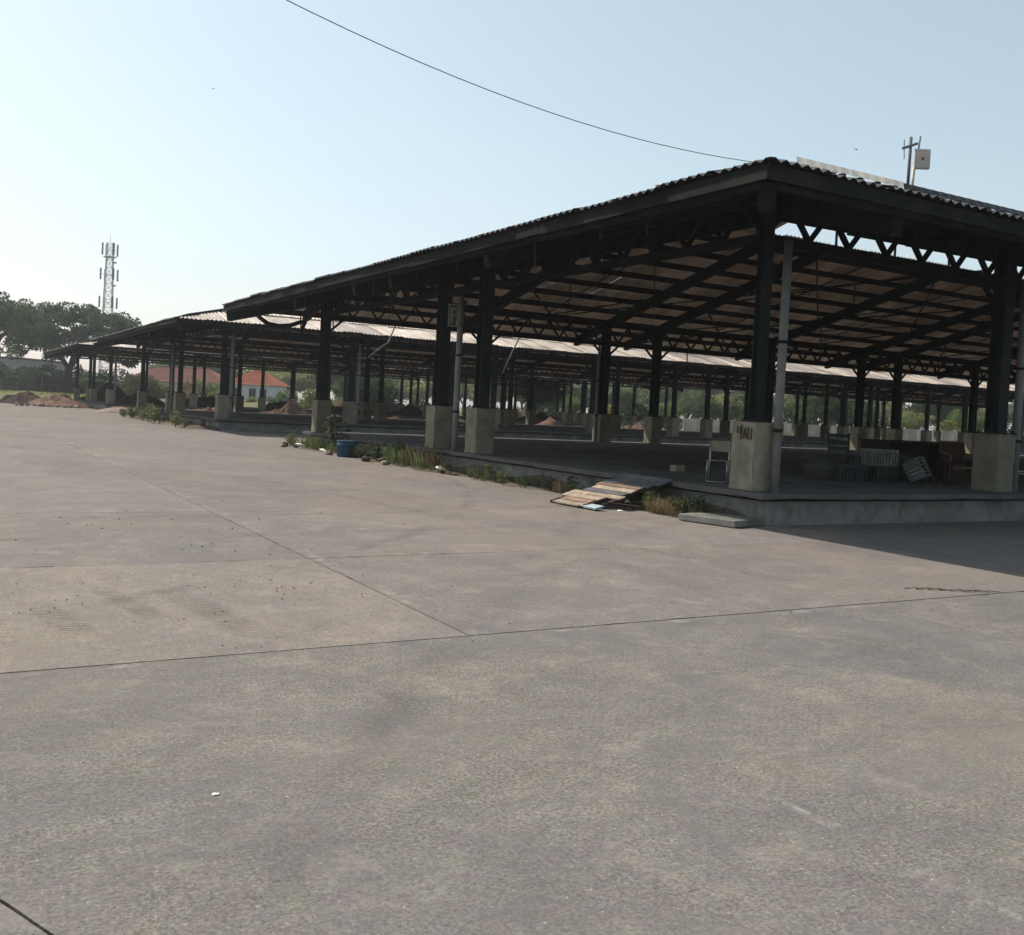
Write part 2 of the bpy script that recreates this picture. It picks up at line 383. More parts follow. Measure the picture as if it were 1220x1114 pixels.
# far paving beyond the slabs that can be told apart
fp = MB(); fp.add([(-75, 49.3, -.004), (75, 49.3, -.004), (75, 105.6, -.004), (-75, 105.6, -.004)], [(0, 1, 2, 3)])
structure('far_paving', fp, 'paving_base', pave)
slab_mesh = {}
def gap(axis, v):
    if axis == 'y': return {5.9: .0085, 9.3: .0018}.get(v, .0005)
    return {3.18: .006}.get(v, .0005)
def slab(x0, x1, y0, y1, mat):
    a, b = x0 + gap('x', x0), x1 - gap('x', x1); c, d = y0 + gap('y', y0), y1 - gap('y', y1)
    near = y0 < 13
    if near:      # worn arrises: every edge wanders by millimetres, with a chip here and there
        r = random.Random(int(x0 * 13 + y0 * 7)); pts = []
        def edge(p, q, nx, ny):
            L = math.hypot(q[0] - p[0], q[1] - p[1]); n = max(2, int(L / .12)); run = 0
            for i in range(n):
                f = i / n; run = run * .6 + r.uniform(-.0015, .0025); k = max(0, run) + (r.uniform(.008, .022) if r.random() < .045 else 0)
                if i == 0: k = 0
                pts.append((p[0] + (q[0] - p[0]) * f + nx * k, p[1] + (q[1] - p[1]) * f + ny * k))
        edge((a, c), (b, c), 0, 1); edge((b, c), (b, d), -1, 0); edge((b, d), (a, d), 0, -1); edge((a, d), (a, c), 1, 0)
        cx, cy = (a + b) / 2, (c + d) / 2; k = len(pts); mb = MB()
        mb.add([(p[0] - cx, p[1] - cy, 0) for p in pts] + [(p[0] - cx, p[1] - cy, -.02) for p in pts], [tuple(range(k))] + [(i, i + k, (i + 1) % k + k, (i + 1) % k) for i in range(k)])
        o = inst('slab', mb.mesh('slab', (0, 0, 0), mat), (cx, cy, 0), pave)
    else:
        key = (round(b - a, 3), round(d - c, 3), mat)
        if key not in slab_mesh:
            w, h = (b - a) / 2, (d - c) / 2; e = .001
            mb = MB()
            mb.add([(-w, -h, -.02), (w, -h, -.02), (w, h, -.02), (-w, h, -.02), (-w, -h, -e), (w, -h, -e), (w, h, -e), (-w, h, -e),
                    (-w + e, -h + e, 0), (w - e, -h + e, 0), (w - e, h - e, 0), (-w + e, h - e, 0)],
                   [(0, 1, 5, 4), (1, 2, 6, 5), (2, 3, 7, 6), (3, 0, 4, 7), (4, 5, 9, 8), (5, 6, 10, 9), (6, 7, 11, 10), (7, 4, 8, 11), (8, 9, 10, 11)])
            slab_mesh[key] = mb.mesh('slab', (0, 0, 0), mat)
        o = inst('slab', slab_mesh[key], ((a + b) / 2, (c + d) / 2, 0), pave)
    o.rotation_euler = (rng.uniform(-1, 1) * .0006, rng.uniform(-1, 1) * .0006, 0)
def cracked(x0, x1, y0, y1):
    # one slab split by a diagonal crack
    rc = random.Random(2); cut = []
    for i in range(41):
        y = y0 + (y1 - y0) * i / 40; cut.append((.17 - .44 * (y - 3.36) + rc.uniform(-.0005, .0005), y))
    for sgn in (-1, 1):
        line = [(x + sgn * .007 + rc.uniform(-.002, .002), y) for x, y in cut]; line[0] = (line[0][0], y0 + .003); line[-1] = (line[-1][0], y1 - .0085)
        edge = [(x0 + .003, y1 - .0085), (x0 + .003, y0 + .003)] if sgn < 0 else [(x1 - .003, y1 - .0085), (x1 - .003, y0 + .003)]
        poly = line + edge
        if sgn > 0: poly = poly[::-1]
        poly = poly[::-1]
        k = len(poly); b = MB(); b.add([(p[0], p[1], 0) for p in poly] + [(p[0], p[1], -.02) for p in poly], [tuple(range(k))] + [(i, i + k, (i + 1) % k + k, (i + 1) % k) for i in range(k)])
        o = link('slab', b.mesh('slab', (0, 0, 0), 'slab_rough'), pave)
rows = [-2.4, 1.6, 5.9, 9.3] + [9.3 + 4 * i for i in range(1, 11)]
for j in range(len(rows) - 1):
    y0, y1 = rows[j], rows[j + 1]
    cols = [-7.8, -3.8, 7.2, 11.2, 15.2, 19.2, 23.2] if y0 < 5.8 else [3.18 - 4 * i for i in range(8, 0, -1)] + [3.18, 7.2, 11.2, 15.2, 19.2, 23.2]
    for i in range(len(cols) - 1):
        x0, x1 = cols[i], cols[i + 1]
        cx, cy = (x0 + x1) / 2, (y0 + y1) / 2
        Zc = cx * fwd0.x + cy * fwd0.y; Xc = cx * right0.x + cy * right0.y
        if Zc < 0 or abs(Xc) > .62 * Zc + 6: continue
        if x0 > 11 and y0 > 10 : continue
        if x0 == -3.8 and y0 == 1.6:
            cracked(x0, x1, y0, y1); continue
        slab(x0, x1, y0, y1, 'slab_rough' if y1 < 6 else ('slab_smooth' if (abs(y0 - 5.9) < .1 and x1 < 3.3) else 'slab_grey'))
# a strip under the sheds and to the right, plain
for (a, b, c, d) in ((23.2, 75, -14, 49.3), (11.2, 23.2, 13.3, 49.3)):
    q = MB(); q.add([(a, c, -.005), (b, c, -.005), (b, d, -.005), (a, d, -.005)], [(0, 1, 2, 3)]); structure('shed_apron', q, 'paving_base', pave)

# ------------------------------------------------------------------ the sheds
EAVE, SLOPE, UL, WID = 4.58, .264, 8.4, 25.6
GRID_U = [11, 17, 22.3, 24.8, 31.0, 36.7, 39.2, 45, 50.8, 53.2, 59, 63]
def make_sheet(mat):
    b = MB(); n = 24; L = 2.5; W_ = 1.06
    vs = []
    for j, yy in enumerate((0, L)):
        for i in range(n + 1):
            vs.append((W_ * i / n, yy, .024 * math.cos(2 * math.pi * 6 * i / n)))
    fs = [(i, i + 1, n + 2 + i, n + 1 + i) for i in range(n)]
    b.add(vs, fs); return b.mesh('roofing_sheet', (0, 0, 0), mat, True)
SHEET = {k: make_sheet(k) for k in ('fibre_sheet', 'fibre_sheet_shaded', 'translucent_sheet')}
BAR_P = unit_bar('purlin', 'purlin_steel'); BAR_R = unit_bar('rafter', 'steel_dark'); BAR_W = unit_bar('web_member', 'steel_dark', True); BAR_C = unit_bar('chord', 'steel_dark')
colb = MB(); H = 3.4
colb.box((-.11, -.11, 0), (.11, -.09, H)).box((-.11, .09, 0), (.11, .11, H)).box((-.012, -.09, 0), (.012, .09, H))
colb.box((-.2, -.2, .001), (.2, .2, .03))
for sx in (-1, 1):
    for sy in (-1, 1): colb.tube([(sx * .16, sy * .16, .03), (sx * .16, sy * .16, .07)], .016, 6)
    colb.add([(sx * .012, -.012, .03), (sx * .19, -.012, .03), (sx * .012, -.012, .28), (sx * .012, .012, .03), (sx * .19, .012, .03), (sx * .012, .012, .28)], [(0, 1, 2), (3, 5, 4), (1, 4, 5, 2)])
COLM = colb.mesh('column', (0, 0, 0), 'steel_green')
capb = MB(); capb.box((-.2, -.2, 0), (.2, .2, .03))
PLMS = []
for sd_ in range(6):
    r_ = random.Random(60 + sd_); bm = bmesh.new(); bmesh.ops.create_cube(bm, size=1)
    for v in bm.verts: v.co = Vector((v.co.x * .52, v.co.y * .52, (v.co.z + .5) * 1.06))
    bmesh.ops.bevel(bm, geom=[e for e in bm.edges], offset=.012, segments=1, affect='EDGES')
    bmesh.ops.subdivide_edges(bm, edges=[e for e in bm.edges if e.calc_length() > .3], cuts=7, use_grid_fill=True)
    for v in bm.verts:
        c = Vector((v.co.x, v.co.y, 0)); edge = min(abs(abs(v.co.x) - .26), abs(abs(v.co.y) - .26)) < .02 and max(abs(v.co.x), abs(v.co.y)) > .24 and min(abs(v.co.x), abs(v.co.y)) > .22
        k = r_.uniform(.0, .004)
        if edge and 0 < v.co.z: k += r_.uniform(0, .01) + (r_.uniform(.015, .04) if r_.random() < .12 else 0)
        if v.co.z > .02: v.co -= Vector((v.co.x, v.co.y, 0)).normalized() * k
        if v.co.z > 1.03: v.co.z -= r_.uniform(0, .012)
    me = bpy.data.meshes.new('plinth'); bm.to_mesh(me); bm.free(); me.materials.append(M['plinth_concrete']); PLMS.append(me)

def coping(x0, y0, x1, y1):
    # floor slab whose free edges are chipped
    r = random.Random(int(y0)); b = MB(); pts = []
    n = int((x1 - x0) / .35)
    for i in range(n + 1): pts.append((x0 + (x1 - x0) * i / n, y0 + (0 if i in (0, n) else r.choice((0, 0, .004, .01, .03)))))
    n = int((y1 - y0) / .35)
    for i in range(1, n): pts.append((x1, y0 + (y1 - y0) * i / n))
    pts += [(x1, y1), (x0, y1)]
    for i in range(n - 1, 0, -1): pts.append((x0 + r.choice((0, 0, .004, .012, .035)), y0 + (y1 - y0) * i / n))
    k = len(pts)
    b.add([(p[0], p[1], .49) for p in pts] + [(p[0], p[1], .401 + r.choice((0, 0, 0, .012, .025))) for p in pts], [tuple(range(k)), tuple(range(2 * k - 1, k - 1, -1))] + [(i, i + k, (i + 1) % k + k, (i + 1) % k) for i in range(k)])
    return b
def shed(V0, label, lvl, UR=66.0):
    GU = GRID_U + ([67.4, 73.2, 79, 81.4, 87.2, 93, 97] if UR > 70 else [])
    V1 = V0 + WID; VM = (V0 + V1) / 2
    t = thing('market_shed', label, 'shed', (UL, V0, 0), 'open market sheds in a row')
    def zr(u, v): return EAVE + SLOPE * max(0, min(v - V0, V1 - v, u - UL))
    PU, PV0, PV1 = UL + 2.2, V0 + 2.0, V1 - 2.2
    # platform with a thin coping slab
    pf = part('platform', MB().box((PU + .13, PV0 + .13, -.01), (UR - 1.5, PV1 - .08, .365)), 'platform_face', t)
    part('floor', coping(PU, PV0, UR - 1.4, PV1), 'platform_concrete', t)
    # roof slopes of corrugated sheets, ordered eave to ridge
    ang = math.atan(SLOPE); cosA = math.cos(ang); rl = 2.5 * cosA - .16 * cosA
    def slope_sheets(side):
        mats = {'near': 'fibre_sheet', 'far': 'fibre_sheet', 'hip': 'fibre_sheet'}[side]
        if lvl > 1 or True:
            par = thing_part('roof_slope')
        if side == 'hip': start, end, run = V0, V1, VM - V0
        else: start, end, run = UL, UR, (VM - 1.75 - V0)
        nrow = int(math.ceil(run / rl)); joined = bmesh.new(); many = 0; cnt = 0
        for r in range(nrow):
            d0 = r * rl; 
            L = min(2.5 * cosA, (run if side != 'hip' else run) - d0)
            k = 0; s0 = start
            while s0 < end - .01:
                w = min(1.0, end - s0)
                # position along eave s0..s0+w, distance d0 from the eave
                lo, hi = s0, s0 + w
                if side == 'hip':
                    lim_lo, lim_hi = V0 + d0, V1 - d0
                else:
                    lim_lo, lim_hi = UL + d0, UR
                if hi < lim_lo or lo > lim_hi: s0 += w; continue
                zlift = .04 + .012 * (r % 2)
                def P(s, d, dz=0):
                    if side == 'near': return Vector((s, V0 + d, EAVE + SLOPE * d + dz))
                    if side == 'far': return Vector((s, V1 - d, EAVE + SLOPE * d + dz))
                    return Vector((UL + d, s, EAVE + SLOPE * d + dz))
                if side == 'near': ax = Vector((1, 0, 0)); ay = Vector((0, cosA, math.sin(ang))); o = P(lo, d0 - .12)
                elif side == 'far': ax = Vector((-1, 0, 0)); ay = Vector((0, -cosA, math.sin(ang))); o = P(hi, d0 - .12)
                else: ax = Vector((0, -1, 0)); ay = Vector((cosA, 0, math.sin(ang))); o = P(hi, d0 - .12)
                # each row overlaps the one below it
                az = ax.cross(ay)
                ay = (ay * 2.5 - az * .035).normalized(); az = ax.cross(ay)
                mt = Matrix((ax, ay, az)).transposed().to_4x4(); mt.translation = o + Vector((0, 0, zlift + .03 + rng.uniform(-.008, .016) + (rng.uniform(.01, .035) if rng.random() < .12 else 0)))
                mt = mt @ Matrix.Translation((0, rng.uniform(-.03, .03), 0)) @ Matrix.Rotation(rng.uniform(-1, 1) * .009, 4, 'Z') @ Matrix.Rotation(rng.uniform(-1, 1) * .006, 4, 'Y')
                cut = (lo < lim_lo + 2.6 or (side == 'hip' and hi > lim_hi - 2.6)) or L < 2.5 * cosA - .01
                mat = mats
                if side == 'hip' or (side == 'near' and lvl == 1): mat = 'fibre_sheet_shaded'  # darker sheet copy paints in the shade under these slopes
                single = (lvl == 1 and (side != 'near' or s0 < 34) and s0 < 50) or (lvl == 2 and side == 'near' and s0 < 58)
                if side == 'far' and lvl == 1 and rng.random() < .0 and not cut: s0 += w; continue      # a sheet has gone
                if cut or not single:
                    bm = bmesh.new(); bm.from_mesh(SHEET[mat]); bm.transform(mt)
                    if cut:
                        planes = []
                        s2 = math.sqrt(.5)
                        if side == 'near': planes = [((UL, V0, 0), (s2, -s2, 0)), ((0, VM - 1.75, 0), (0, -1, 0))]
                        elif side == 'far': planes = [((UL, V1, 0), (s2, s2, 0)), ((0, VM + 1.75, 0), (0, 1, 0))]
                        else: planes = [((UL, V0, 0), (-s2, s2, 0)), ((UL, V1, 0), (-s2, -s2, 0))]
                        for co, no in planes:
                            bmesh.ops.bisect_plane(bm, geom=bm.verts[:] + bm.edges[:] + bm.faces[:], plane_co=co, plane_no=no, clear_inner=True)
                    if len(bm.faces) == 0: bm.free(); s0 += w; continue
                    if single:
                        me = bpy.data.meshes.new('roofing_sheet'); bmesh.ops.translate(bm, verts=bm.verts, vec=-mt.translation); bm.to_mesh(me); me.materials.append(M[mat])
                        for p in me.polygons: p.use_smooth = True
                        inst('roofing_sheet', me, mt.translation, par); cnt += 1
                    else:
                        me = bpy.data.meshes.new('tmp'); bm.to_mesh(me); joined.from_mesh(me); bpy.data.meshes.remove(me); many += 1
                    bm.free()
                else:
                    ob = inst('roofing_sheet', SHEET[mat], mt.translation, par); ob.rotation_euler = mt.to_euler(); cnt += 1
                s0 += w
        if many:
            me = bpy.data.meshes.new('roofing_sheets'); joined.to_mesh(me); me.materials.append(M['fibre_sheet_shaded' if side == 'hip' or (side == 'near' and lvl == 1) else 'fibre_sheet'])
            for p in me.polygons: p.use_smooth = True
            ob = link('roofing_sheets', me, par); ob.location = -org(par); ob['kind'] = 'stuff'
        joined.free()
    def thing_part(name):
        o = link(name, None, t); ORG[o.name] = Vector((0, 0, 0)); return o
    for side in ('near', 'far', 'hip'): slope_sheets(side)
    # purlins
    step = 1.12
    d = .25; pi = 0
    while d < WID / 2 - 1.85:
        for side in ('near', 'far'):
            v = V0 + d if side == 'near' else V1 - d
            z = EAVE + SLOPE * d - .09
            bar_inst('purlin', BAR_P, (UL + d, v, z), (UR - .1, v, z), .07, .19, t)
        z = EAVE + SLOPE * d - .095
        bar_inst('purlin', BAR_P, (UL + d, V0 + d, z), (UL + d, V1 - d, z), .07, .19, t)
        d += step
    # rafters
    def raf(p, q, w=.2, h=.32, dz=-.36):
        bar_inst('rafter', BAR_R, (*p, zr(*p) + dz), (*q, zr(*q) + dz), w, h, t)
    for u in GU:
        dm = min(u - UL, WID / 2 - 1.75)
        for s in (0, 1):
            raf((u, V0 + .2 if s == 0 else V1 - .75), (u, V0 + dm if s == 0 else V1 - dm))
    apex = (UL + WID / 2, VM)
    raf((UL + .1, V0 + .1), apex, .2, .34, -.36); raf((UL + .1, V1 - .1), apex, .2, .34, -.36)
    rows_v = [V0 + 2.65, V0 + 11.65, V0 + 13.85, V1 - 2.9]
    for v in rows_v[1:3] + [V0 + 7.2, V1 - 7.2]:
        dm = min(v - V0, V1 - v); raf((UL + .15, v), (UL + dm, v))
    # lattice girders on the column lines
    def girder(p, q, zb, zt):
        L = (Vector(q) - Vector(p)).length
        gi = thing_part('girder')
        for z, w, h in ((zb, .16, .14), (zt, .16, .12)): bar_inst('chord', BAR_C, (*p, z), (*q, z), w, h, gi)
        n = int(round(L / .46)); n += n % 2
        mb = MB()
        for i in range(n):
            a = Vector((*p, 0)).lerp(Vector((*q, 0)), i / n); b = Vector((*p, 0)).lerp(Vector((*q, 0)), (i + 1) / n)
            za, zbb = (zb + .07, zt - .06) if i % 2 == 0 else (zt - .06, zb + .07)
            if lvl == 1 and i < 110: bar_inst('web_member', BAR_W, (a.x, a.y, za), (b.x, b.y, zbb), .1, .045, gi)
            else: mb.bar((a.x, a.y, za), (b.x, b.y, zbb), .08, .05)
        if mb.v: part('web', mb, 'steel_dark', gi)
    girder((11, rows_v[0]), (UR - 3, rows_v[0]), 4.38, 5.04); girder((11, rows_v[3]), (UR - 3, rows_v[3]), 4.27, 4.98)
    girder((11, rows_v[0] + .1), (11, rows_v[3] - .1), 4.40, 5.02)
    # columns on plinths
    pos = [(u, rows_v[0]) for u in GU] + [(u, rows_v[3]) for u in GU] + [(11, rows_v[1]), (11, rows_v[2])] + [(UR - 3, rows_v[1]), (UR - 3, rows_v[2])]
    if lvl > 1: pos += [(u, v) for u in GU[2:-1:2] for v in (rows_v[1], rows_v[2])]
    for (u, v) in pos:
        inst('plinth', rng.choice(PLMS), (u, v, .4899), t, (0, 0, rng.choice((0, 1.5708, 3.1416)) + rng.uniform(-.02, .02))); inst('column', COLM, (u, v, 1.5495), t, None, (.78, .78, 1) if (u, lvl) == (11, 1) and v == rows_v[0] else ((1.25, 1.25, 1) if lvl == 1 else None))
        b = MB()
        for sx in (-1, 1):
            if u > 11.5 or sx > 0: b.bar((u + sx * .05, v, 3.75), (u + sx * .6, v, 4.24), .07, .07)
        if b.v and lvl < 3: part('knee_brace', b, 'steel_dark', t)
    # fascias and gutter
    fh = .18 if lvl == 1 else .12
    def fascia(p, q, nrm):
        p = Vector(p); q = Vector(q); L = (q - p).length; n = max(1, int(L / 5.0)); d_ = (q - p) / n
        for i in range(n):
            a = p + d_ * i; b = p + d_ * (i + 1) - d_.normalized() * .015
            j = rng.uniform(-.02, .02)
            o = part('fascia_board', MB().bar((a.x + nrm[0] * .03, a.y + nrm[1] * .03, EAVE + .005 - fh / 2 + j), (b.x + nrm[0] * .03, b.y + nrm[1] * .03, EAVE + .005 - fh / 2 + rng.uniform(-.025, .02)), .035, fh), 'fascia_paint', t)
    fascia((UL, V0 - .045), (UL, V1), (-1, 0)); fascia((UL - .01, V0), (UR, V0), (0, -1))
    b = MB(); b.box((UL + .05, V0 + .2, EAVE - .23), (UL + .15, V1 - .2, EAVE - .15)); part('box_gutter', b, 'fascia_paint', t)
    if lvl == 1:
      b = MB(); b.box((UL + .2, V0 + .05, EAVE - .23), (UR - .2, V0 + .15, EAVE - .15)); part('box_gutter', b, 'fascia_paint', t)
    # hip and ridge caps
    capz = .12
    for a, c in (((UL, V0), apex), ((UL, V1), apex)):
        b = MB(); q_ = 1 if a[1] < c[1] else -1; b.tube([(a[0] + .02, a[1] + .02 * q_, EAVE + .05), (a[0] + .5, a[1] + .5 * q_, EAVE + .5 * SLOPE + .08), (c[0], c[1], EAVE + SLOPE * WID / 2 + capz)], [.05, .07, .08], 8); part('hip_cap', b, 'fascia_paint', t, True)
    b = MB(); u0 = UL + WID / 2 - 1.2
    zrdg = EAVE + SLOPE * (WID / 2 - 1.75)
    b.add([(u0, VM - 1.95, zrdg + .0), (u0, VM, zrdg + .53), (u0, VM + 1.95, zrdg + .0), (u0 + 2.6, VM - 1.95, zrdg + .0), (u0 + 2.6, VM, zrdg + .53), (u0 + 2.6, VM + 1.95, zrdg + .0)], [(0, 3, 4, 1), (1, 4, 5, 2)])
    part('ridge_cap', b, 'fibre_sheet', t)
    # raised ridge vent roof on posts
    mu0, mu1 = u0 + 2.6, UR - .6
    hb = zrdg + .80
    for s in (-1, 1):
        b = MB(); L = 2.1; n = int((mu1 - mu0) / .0883 / 2) * 2
        vs = []
        nn = int((mu1 - mu0) * 6 * 2)
        for yy in (0, 1):
            for i in range(nn + 1):
                uu = mu0 + (mu1 - mu0) * i / nn
                vs.append((uu, VM + s * (L if yy == 0 else 0.0), hb + (.0 if yy == 0 else SLOPE * L) + .03 * (1 if i % 2 else -1)))
        b.add(vs, [(i, i + 1, nn + 2 + i, nn + 1 + i) for i in range(nn)])
        part('ridge_vent_roof', b, 'fibre_sheet', t)
        bar_inst('purlin', BAR_P, (mu0, VM + s * 1.5, hb + .0), (mu1, VM + s * 1.5, hb + .0), .06, .1, t)
        bar_inst('purlin', BAR_P, (mu0, VM + s * 1.8, zrdg - .1), (mu1, VM + s * 1.8, zrdg - .1), .1, .18, t)
    uu = mu0 + .05
    while uu < mu1:
        b = MB()
        for s in (-1, 1):
            b.bar((uu, VM + s * 1.7, zrdg - .1), (uu, VM + s * 1.7, hb + .06), .06, .06, (1, 0, 0))
        b.bar((uu, VM - 1.4, hb + .06), (uu, VM + 1.4, hb + .06), .06, .08)
        part('vent_frame', b, 'steel_dark', t); uu += 2.9
    if lvl == 1:
        for u in (14, 19.6, 27.9, 33.8, 42, 48):
            for d_ in (3, 7):
                if d_ < u - UL: bar_inst('sag_rod', BAR_R, (u, V1 - d_, EAVE + SLOPE * d_ - .12), (u + rng.uniform(-.1, .1), V1 - d_ - 3.9, EAVE + SLOPE * (d_ + 3.9) - .12), .03, .03, t)
        for (u, v, z0_, L_) in ((20.5, V1 - 8, 6.6, 1.5), (26.2, V0 + 9, 6.6, 1.9), (18.5, V1 - 6, 6.1, 1.2), (15.2, V0 + 13, 6.2, 1.0), (29, V1 - 9, 6.8, 1.4), (33, V0 + 10.5, 7.2, 1.6)):
            bar_inst('hanging_rod', BAR_R, (u, v, z0_), (u + rng.uniform(-.06, .06), v, z0_ - L_), .025, .025, t)
        for (ua, ub) in ((11.2, 16.8), (17.2, 22.1), (25, 30.8), (31.2, 36.5), (39.4, 44.8)):
            for d0_, d1_ in ((.6, 5.4), (5.4, .6), (5.6, 10.8), (10.8, 5.6)):
                if max(d0_, d1_) < ua - UL + 1: bar_inst('roof_brace', BAR_R, (ua, V1 - d0_, EAVE + SLOPE * d0_ - .22), (ub, V1 - d1_, EAVE + SLOPE * d1_ - .22), .05, .05, t)
    # end tie bracing seen against the far slope
    for u in GRID_U[1:7] if lvl == 1 else []:
        bar_inst('tie_rod', BAR_R, (u, V0 + 3, 4.62), (u, V1 - 3, 4.62), .03, .03, t)
    def pipe(x, y, z0, z1, r=.075, elbow=None):
        b = MB(); pts = [(x, y, z0), (x, y, z1)]
        if elbow: pts += [(x + elbow[0] * .3, y + elbow[1] * .3, z1 + .1), (x + elbow[0], y + elbow[1], z1 + .16)]
        b.tube(pts, r, 10); o = part('downpipe', b, 'pvc_grey', t, True)
        for z in (z0 + .95, z0 + 2.3):
            if z < z1: part('clamp', MB().tube([(x, y, z), (x, y, z + .05)], r + .012, 10), 'steel_dark', o, True)
    return t, pipe, rows_v

V1ST = 8.75; PER = 33.3
shedA, pipeA, rvA = shed(V1ST, 'open market shed carrying the letter F sign and a square panel antenna', 1)
pipeA(11.1, rvA[0] - .37, .46, 4.33, .068); pipeA(10.78, 21.25, .46, 4.2, .075); pipeA(17.42, rvA[0] - .15, .46, 4.4, .08)
pipeA(22.0, rvA[3], .5, 4.5, .05)
# raised cover strip along the near eave: sheets on cleats, with daylight between the cleats
u = 9.0; i = 0
while u < 30:
    w = .98
    mt = Matrix.Translation((u, V1ST - .30, EAVE + .21 + .008 * rng.uniform(-1, 1)))
    pale = u < 10.7
    b = MB(); n = 20
    vs = []
    for zz in (.14, .225):
        for k in range(n + 1): vs.append((u + w * 1.01 * k / n, V1ST + .08 + zz * .25 + .014 * math.cos(2 * math.pi * 5 * k / n), EAVE + zz + (.012 if pale else 0) + (.007 * math.cos(2 * math.pi * 5 * k / n) if zz > .2 else 0)))
    b.add(vs, [(k, k + 1, n + 2 + k, n + 1 + k) for k in range(n)])
    part('cover_sheet', b, 'translucent_sheet' if pale else 'fibre_sheet_shaded', shedA, True)
    for k in range(3):
        uu = u + .12 + k * .33
        part('cleat', MB().box((uu - .03, V1ST + .09, EAVE + .005), (uu + .04, V1ST + .16, EAVE + .15)), 'steel_dark', shedA)
    u += w
# ragged strips hanging under the left eave
for i in range(16):
    yy = V1ST + .9 + i * 1.5 + rng.uniform(-.4, .4); L_ = rng.uniform(.12, .42)
    part('loose_strip', MB().bar((UL + .2, yy, EAVE - .16), (UL + .2 + rng.uniform(-.05, .08), yy + rng.uniform(-.12, .12), EAVE - .2 - L_), rng.uniform(.02, .07), .012, (1, 0, 0)), 'steel_dark', shedA)
# letter sign hung between the two middle columns
sg = thing('letter_sign', 'small dark green sign with a pale letter F hung between two steel columns', 'sign', (10.86, 21.75, 3.5))
b = MB().box((10.70, 21.75, 3.5), (10.94, 21.78, 4.05)); part('board', b, 'sign_green', sg)
b = MB(); 
for (x0, z0, x1, z1) in ((10.705, 3.505, 10.935, 3.52), (10.705, 4.03, 10.935, 4.045), (10.705, 3.52, 10.72, 4.03), (10.92, 3.52, 10.935, 4.03)): b.box((x0, 21.744, z0), (x1, 21.7495, z1))
part('border', b, 'sign_white', sg)
b = MB(); b.box((10.765, 21.742, 3.6), (10.805, 21.7495, 3.96)).box((10.806, 21.742, 3.92), (10.885, 21.7495, 3.96)).box((10.806, 21.742, 3.76), (10.865, 21.7495, 3.8)); part('letter', b, 'sign_white', sg)
b = MB().tube([(10.82, 21.765, 4.05), (10.82, 21.765, 4.3)], .006, 6); part('hanger', b, 'cable_black', sg)
# graffiti on the corner plinth
b = MB()
px = 11 - .275 - .003
def stroke(pts):
    for (a, c) in zip(pts[:-1], pts[1:]): b.bar((px, 11.4 - a[0], 1.25 + a[1]), (px, 11.4 - c[0], 1.25 + c[1]), .004, .028, (1, 0, 0))
stroke([(-.1, .22), (-.1, .12), (-.02, .12), (-.02, .24), (-.02, .02)]); stroke([(.03, .04), (.06, .2), (.1, .04)]); stroke([(.04, .11), (.09, .11)]); stroke([(.13, .22), (.13, .03), (.2, .03), (.2, .2)])
part('graffiti', b, 'graffiti_brown', shedA)

shedB, pipeB, rvB = shed(V1ST + PER, 'middle open market shed with pale sunlit roof, seen behind the shed with the F sign', 2, 100.0)
pipeB(11.3, rvB[0] - .25, .46, 4.3, .08); pipeB(17.3, rvB[0] - .2, .46, 4.3, .07); pipeB(10.75, rvB[1] + .9, .46, 4.2, .07)
shedC, pipeC, rvC = shed(V1ST + 2 * PER, 'farthest open market shed, beside the spreading tree and the soil heaps', 3)
pipeC(11.3, rvC[0] - .25, .46, 4.3, .08)
# torn strip of gutter and loose rods under the far eave of the first shed
yF = V1ST + WID
b = MB()
pts = [(9.35, yF - .1, 4.5), (9.6, yF - .05, 4.28), (9.9, yF, 4.1), (10.3, yF + .02, 4.05), (10.7, yF - .02, 4.1), (11.0, yF, 4.22), (11.25, yF - .02, 4.3), (11.15, yF, 4.02)]
for a, c in zip(pts[:-1], pts[1:]): b.bar(a, c, .1, .05, (0, 1, 0)); b.bar((a[0], a[1], a[2] + .03), (c[0], c[1], c[2] + .03), .012, .14)
solo('torn_gutter_strip', b, 'steel_dark', 'torn strip of gutter hanging in a curve from the eave corner', 'gutter strip', (9.35, yF, 4.05))
for (x, pts, lab) in ((14.7, [(0, 0, 0), (-.25, .02, -.7), (-.5, 0, -.85), (-1.0, .05, -1.3)], 'pale bent conduit dangling under the eave near the torn gutter strip'), (20.1, [(0, 0, 0), (-.3, 0, -.6), (-.7, .02, -1.5)], 'straight pale conduit dangling at a slant behind the sign with letter F')):
    b = MB().tube([(x + p[0], yF - .05 + p[1], 4.5 + p[2]) for p in pts], .028, 6)
    solo('dangling_conduit', b, 'pvc_grey', lab, 'conduit', (x, yF - .05, 4.5), None, True)
for x, d in ((11.0, .62), (12.2, .5), (28.6, .45)):
    b = MB().bar((x, yF - .2, 4.5), (x + .04, yF - .2, 4.5 - d), .05, .03); part('bracket', b, 'steel_dark', shedA)

# ------------------------------------------------------------------ antenna on the roof
an = thing('roof_antenna', 'beige square panel antenna and thin mast standing on the shed eave', 'antenna', (11.83, 9.52, 4.85))
part('mast', MB().tube([(11.83, 9.52, 4.8), (11.84, 9.52, 5.70)], .022, 8), 'antenna_grey', an, True)
part('crossarm', MB().bar((11.64, 9.48, 5.50), (12.00, 9.54, 5.64), .035, .035), 'antenna_grey', an)
part('rod', MB().tube([(11.98, 9.52, 5.3), (12.04, 9.52, 5.75)], .012, 6), 'antenna_grey', an, True)
pn = MB(); mt = Matrix.Translation((12.00, 9.44, 5.40)) @ Matrix.Rotation(R(-32), 4, 'Z'); pn.box((-.115, -.03, -.145), (.115, .03, .145), mt)
o = part('panel', pn, 'antenna_beige', an, bevel=.025)
part('badge', MB().box((-.02, -.036, -.02), (.02, -.0305, .02), mt), 'terracotta', o)
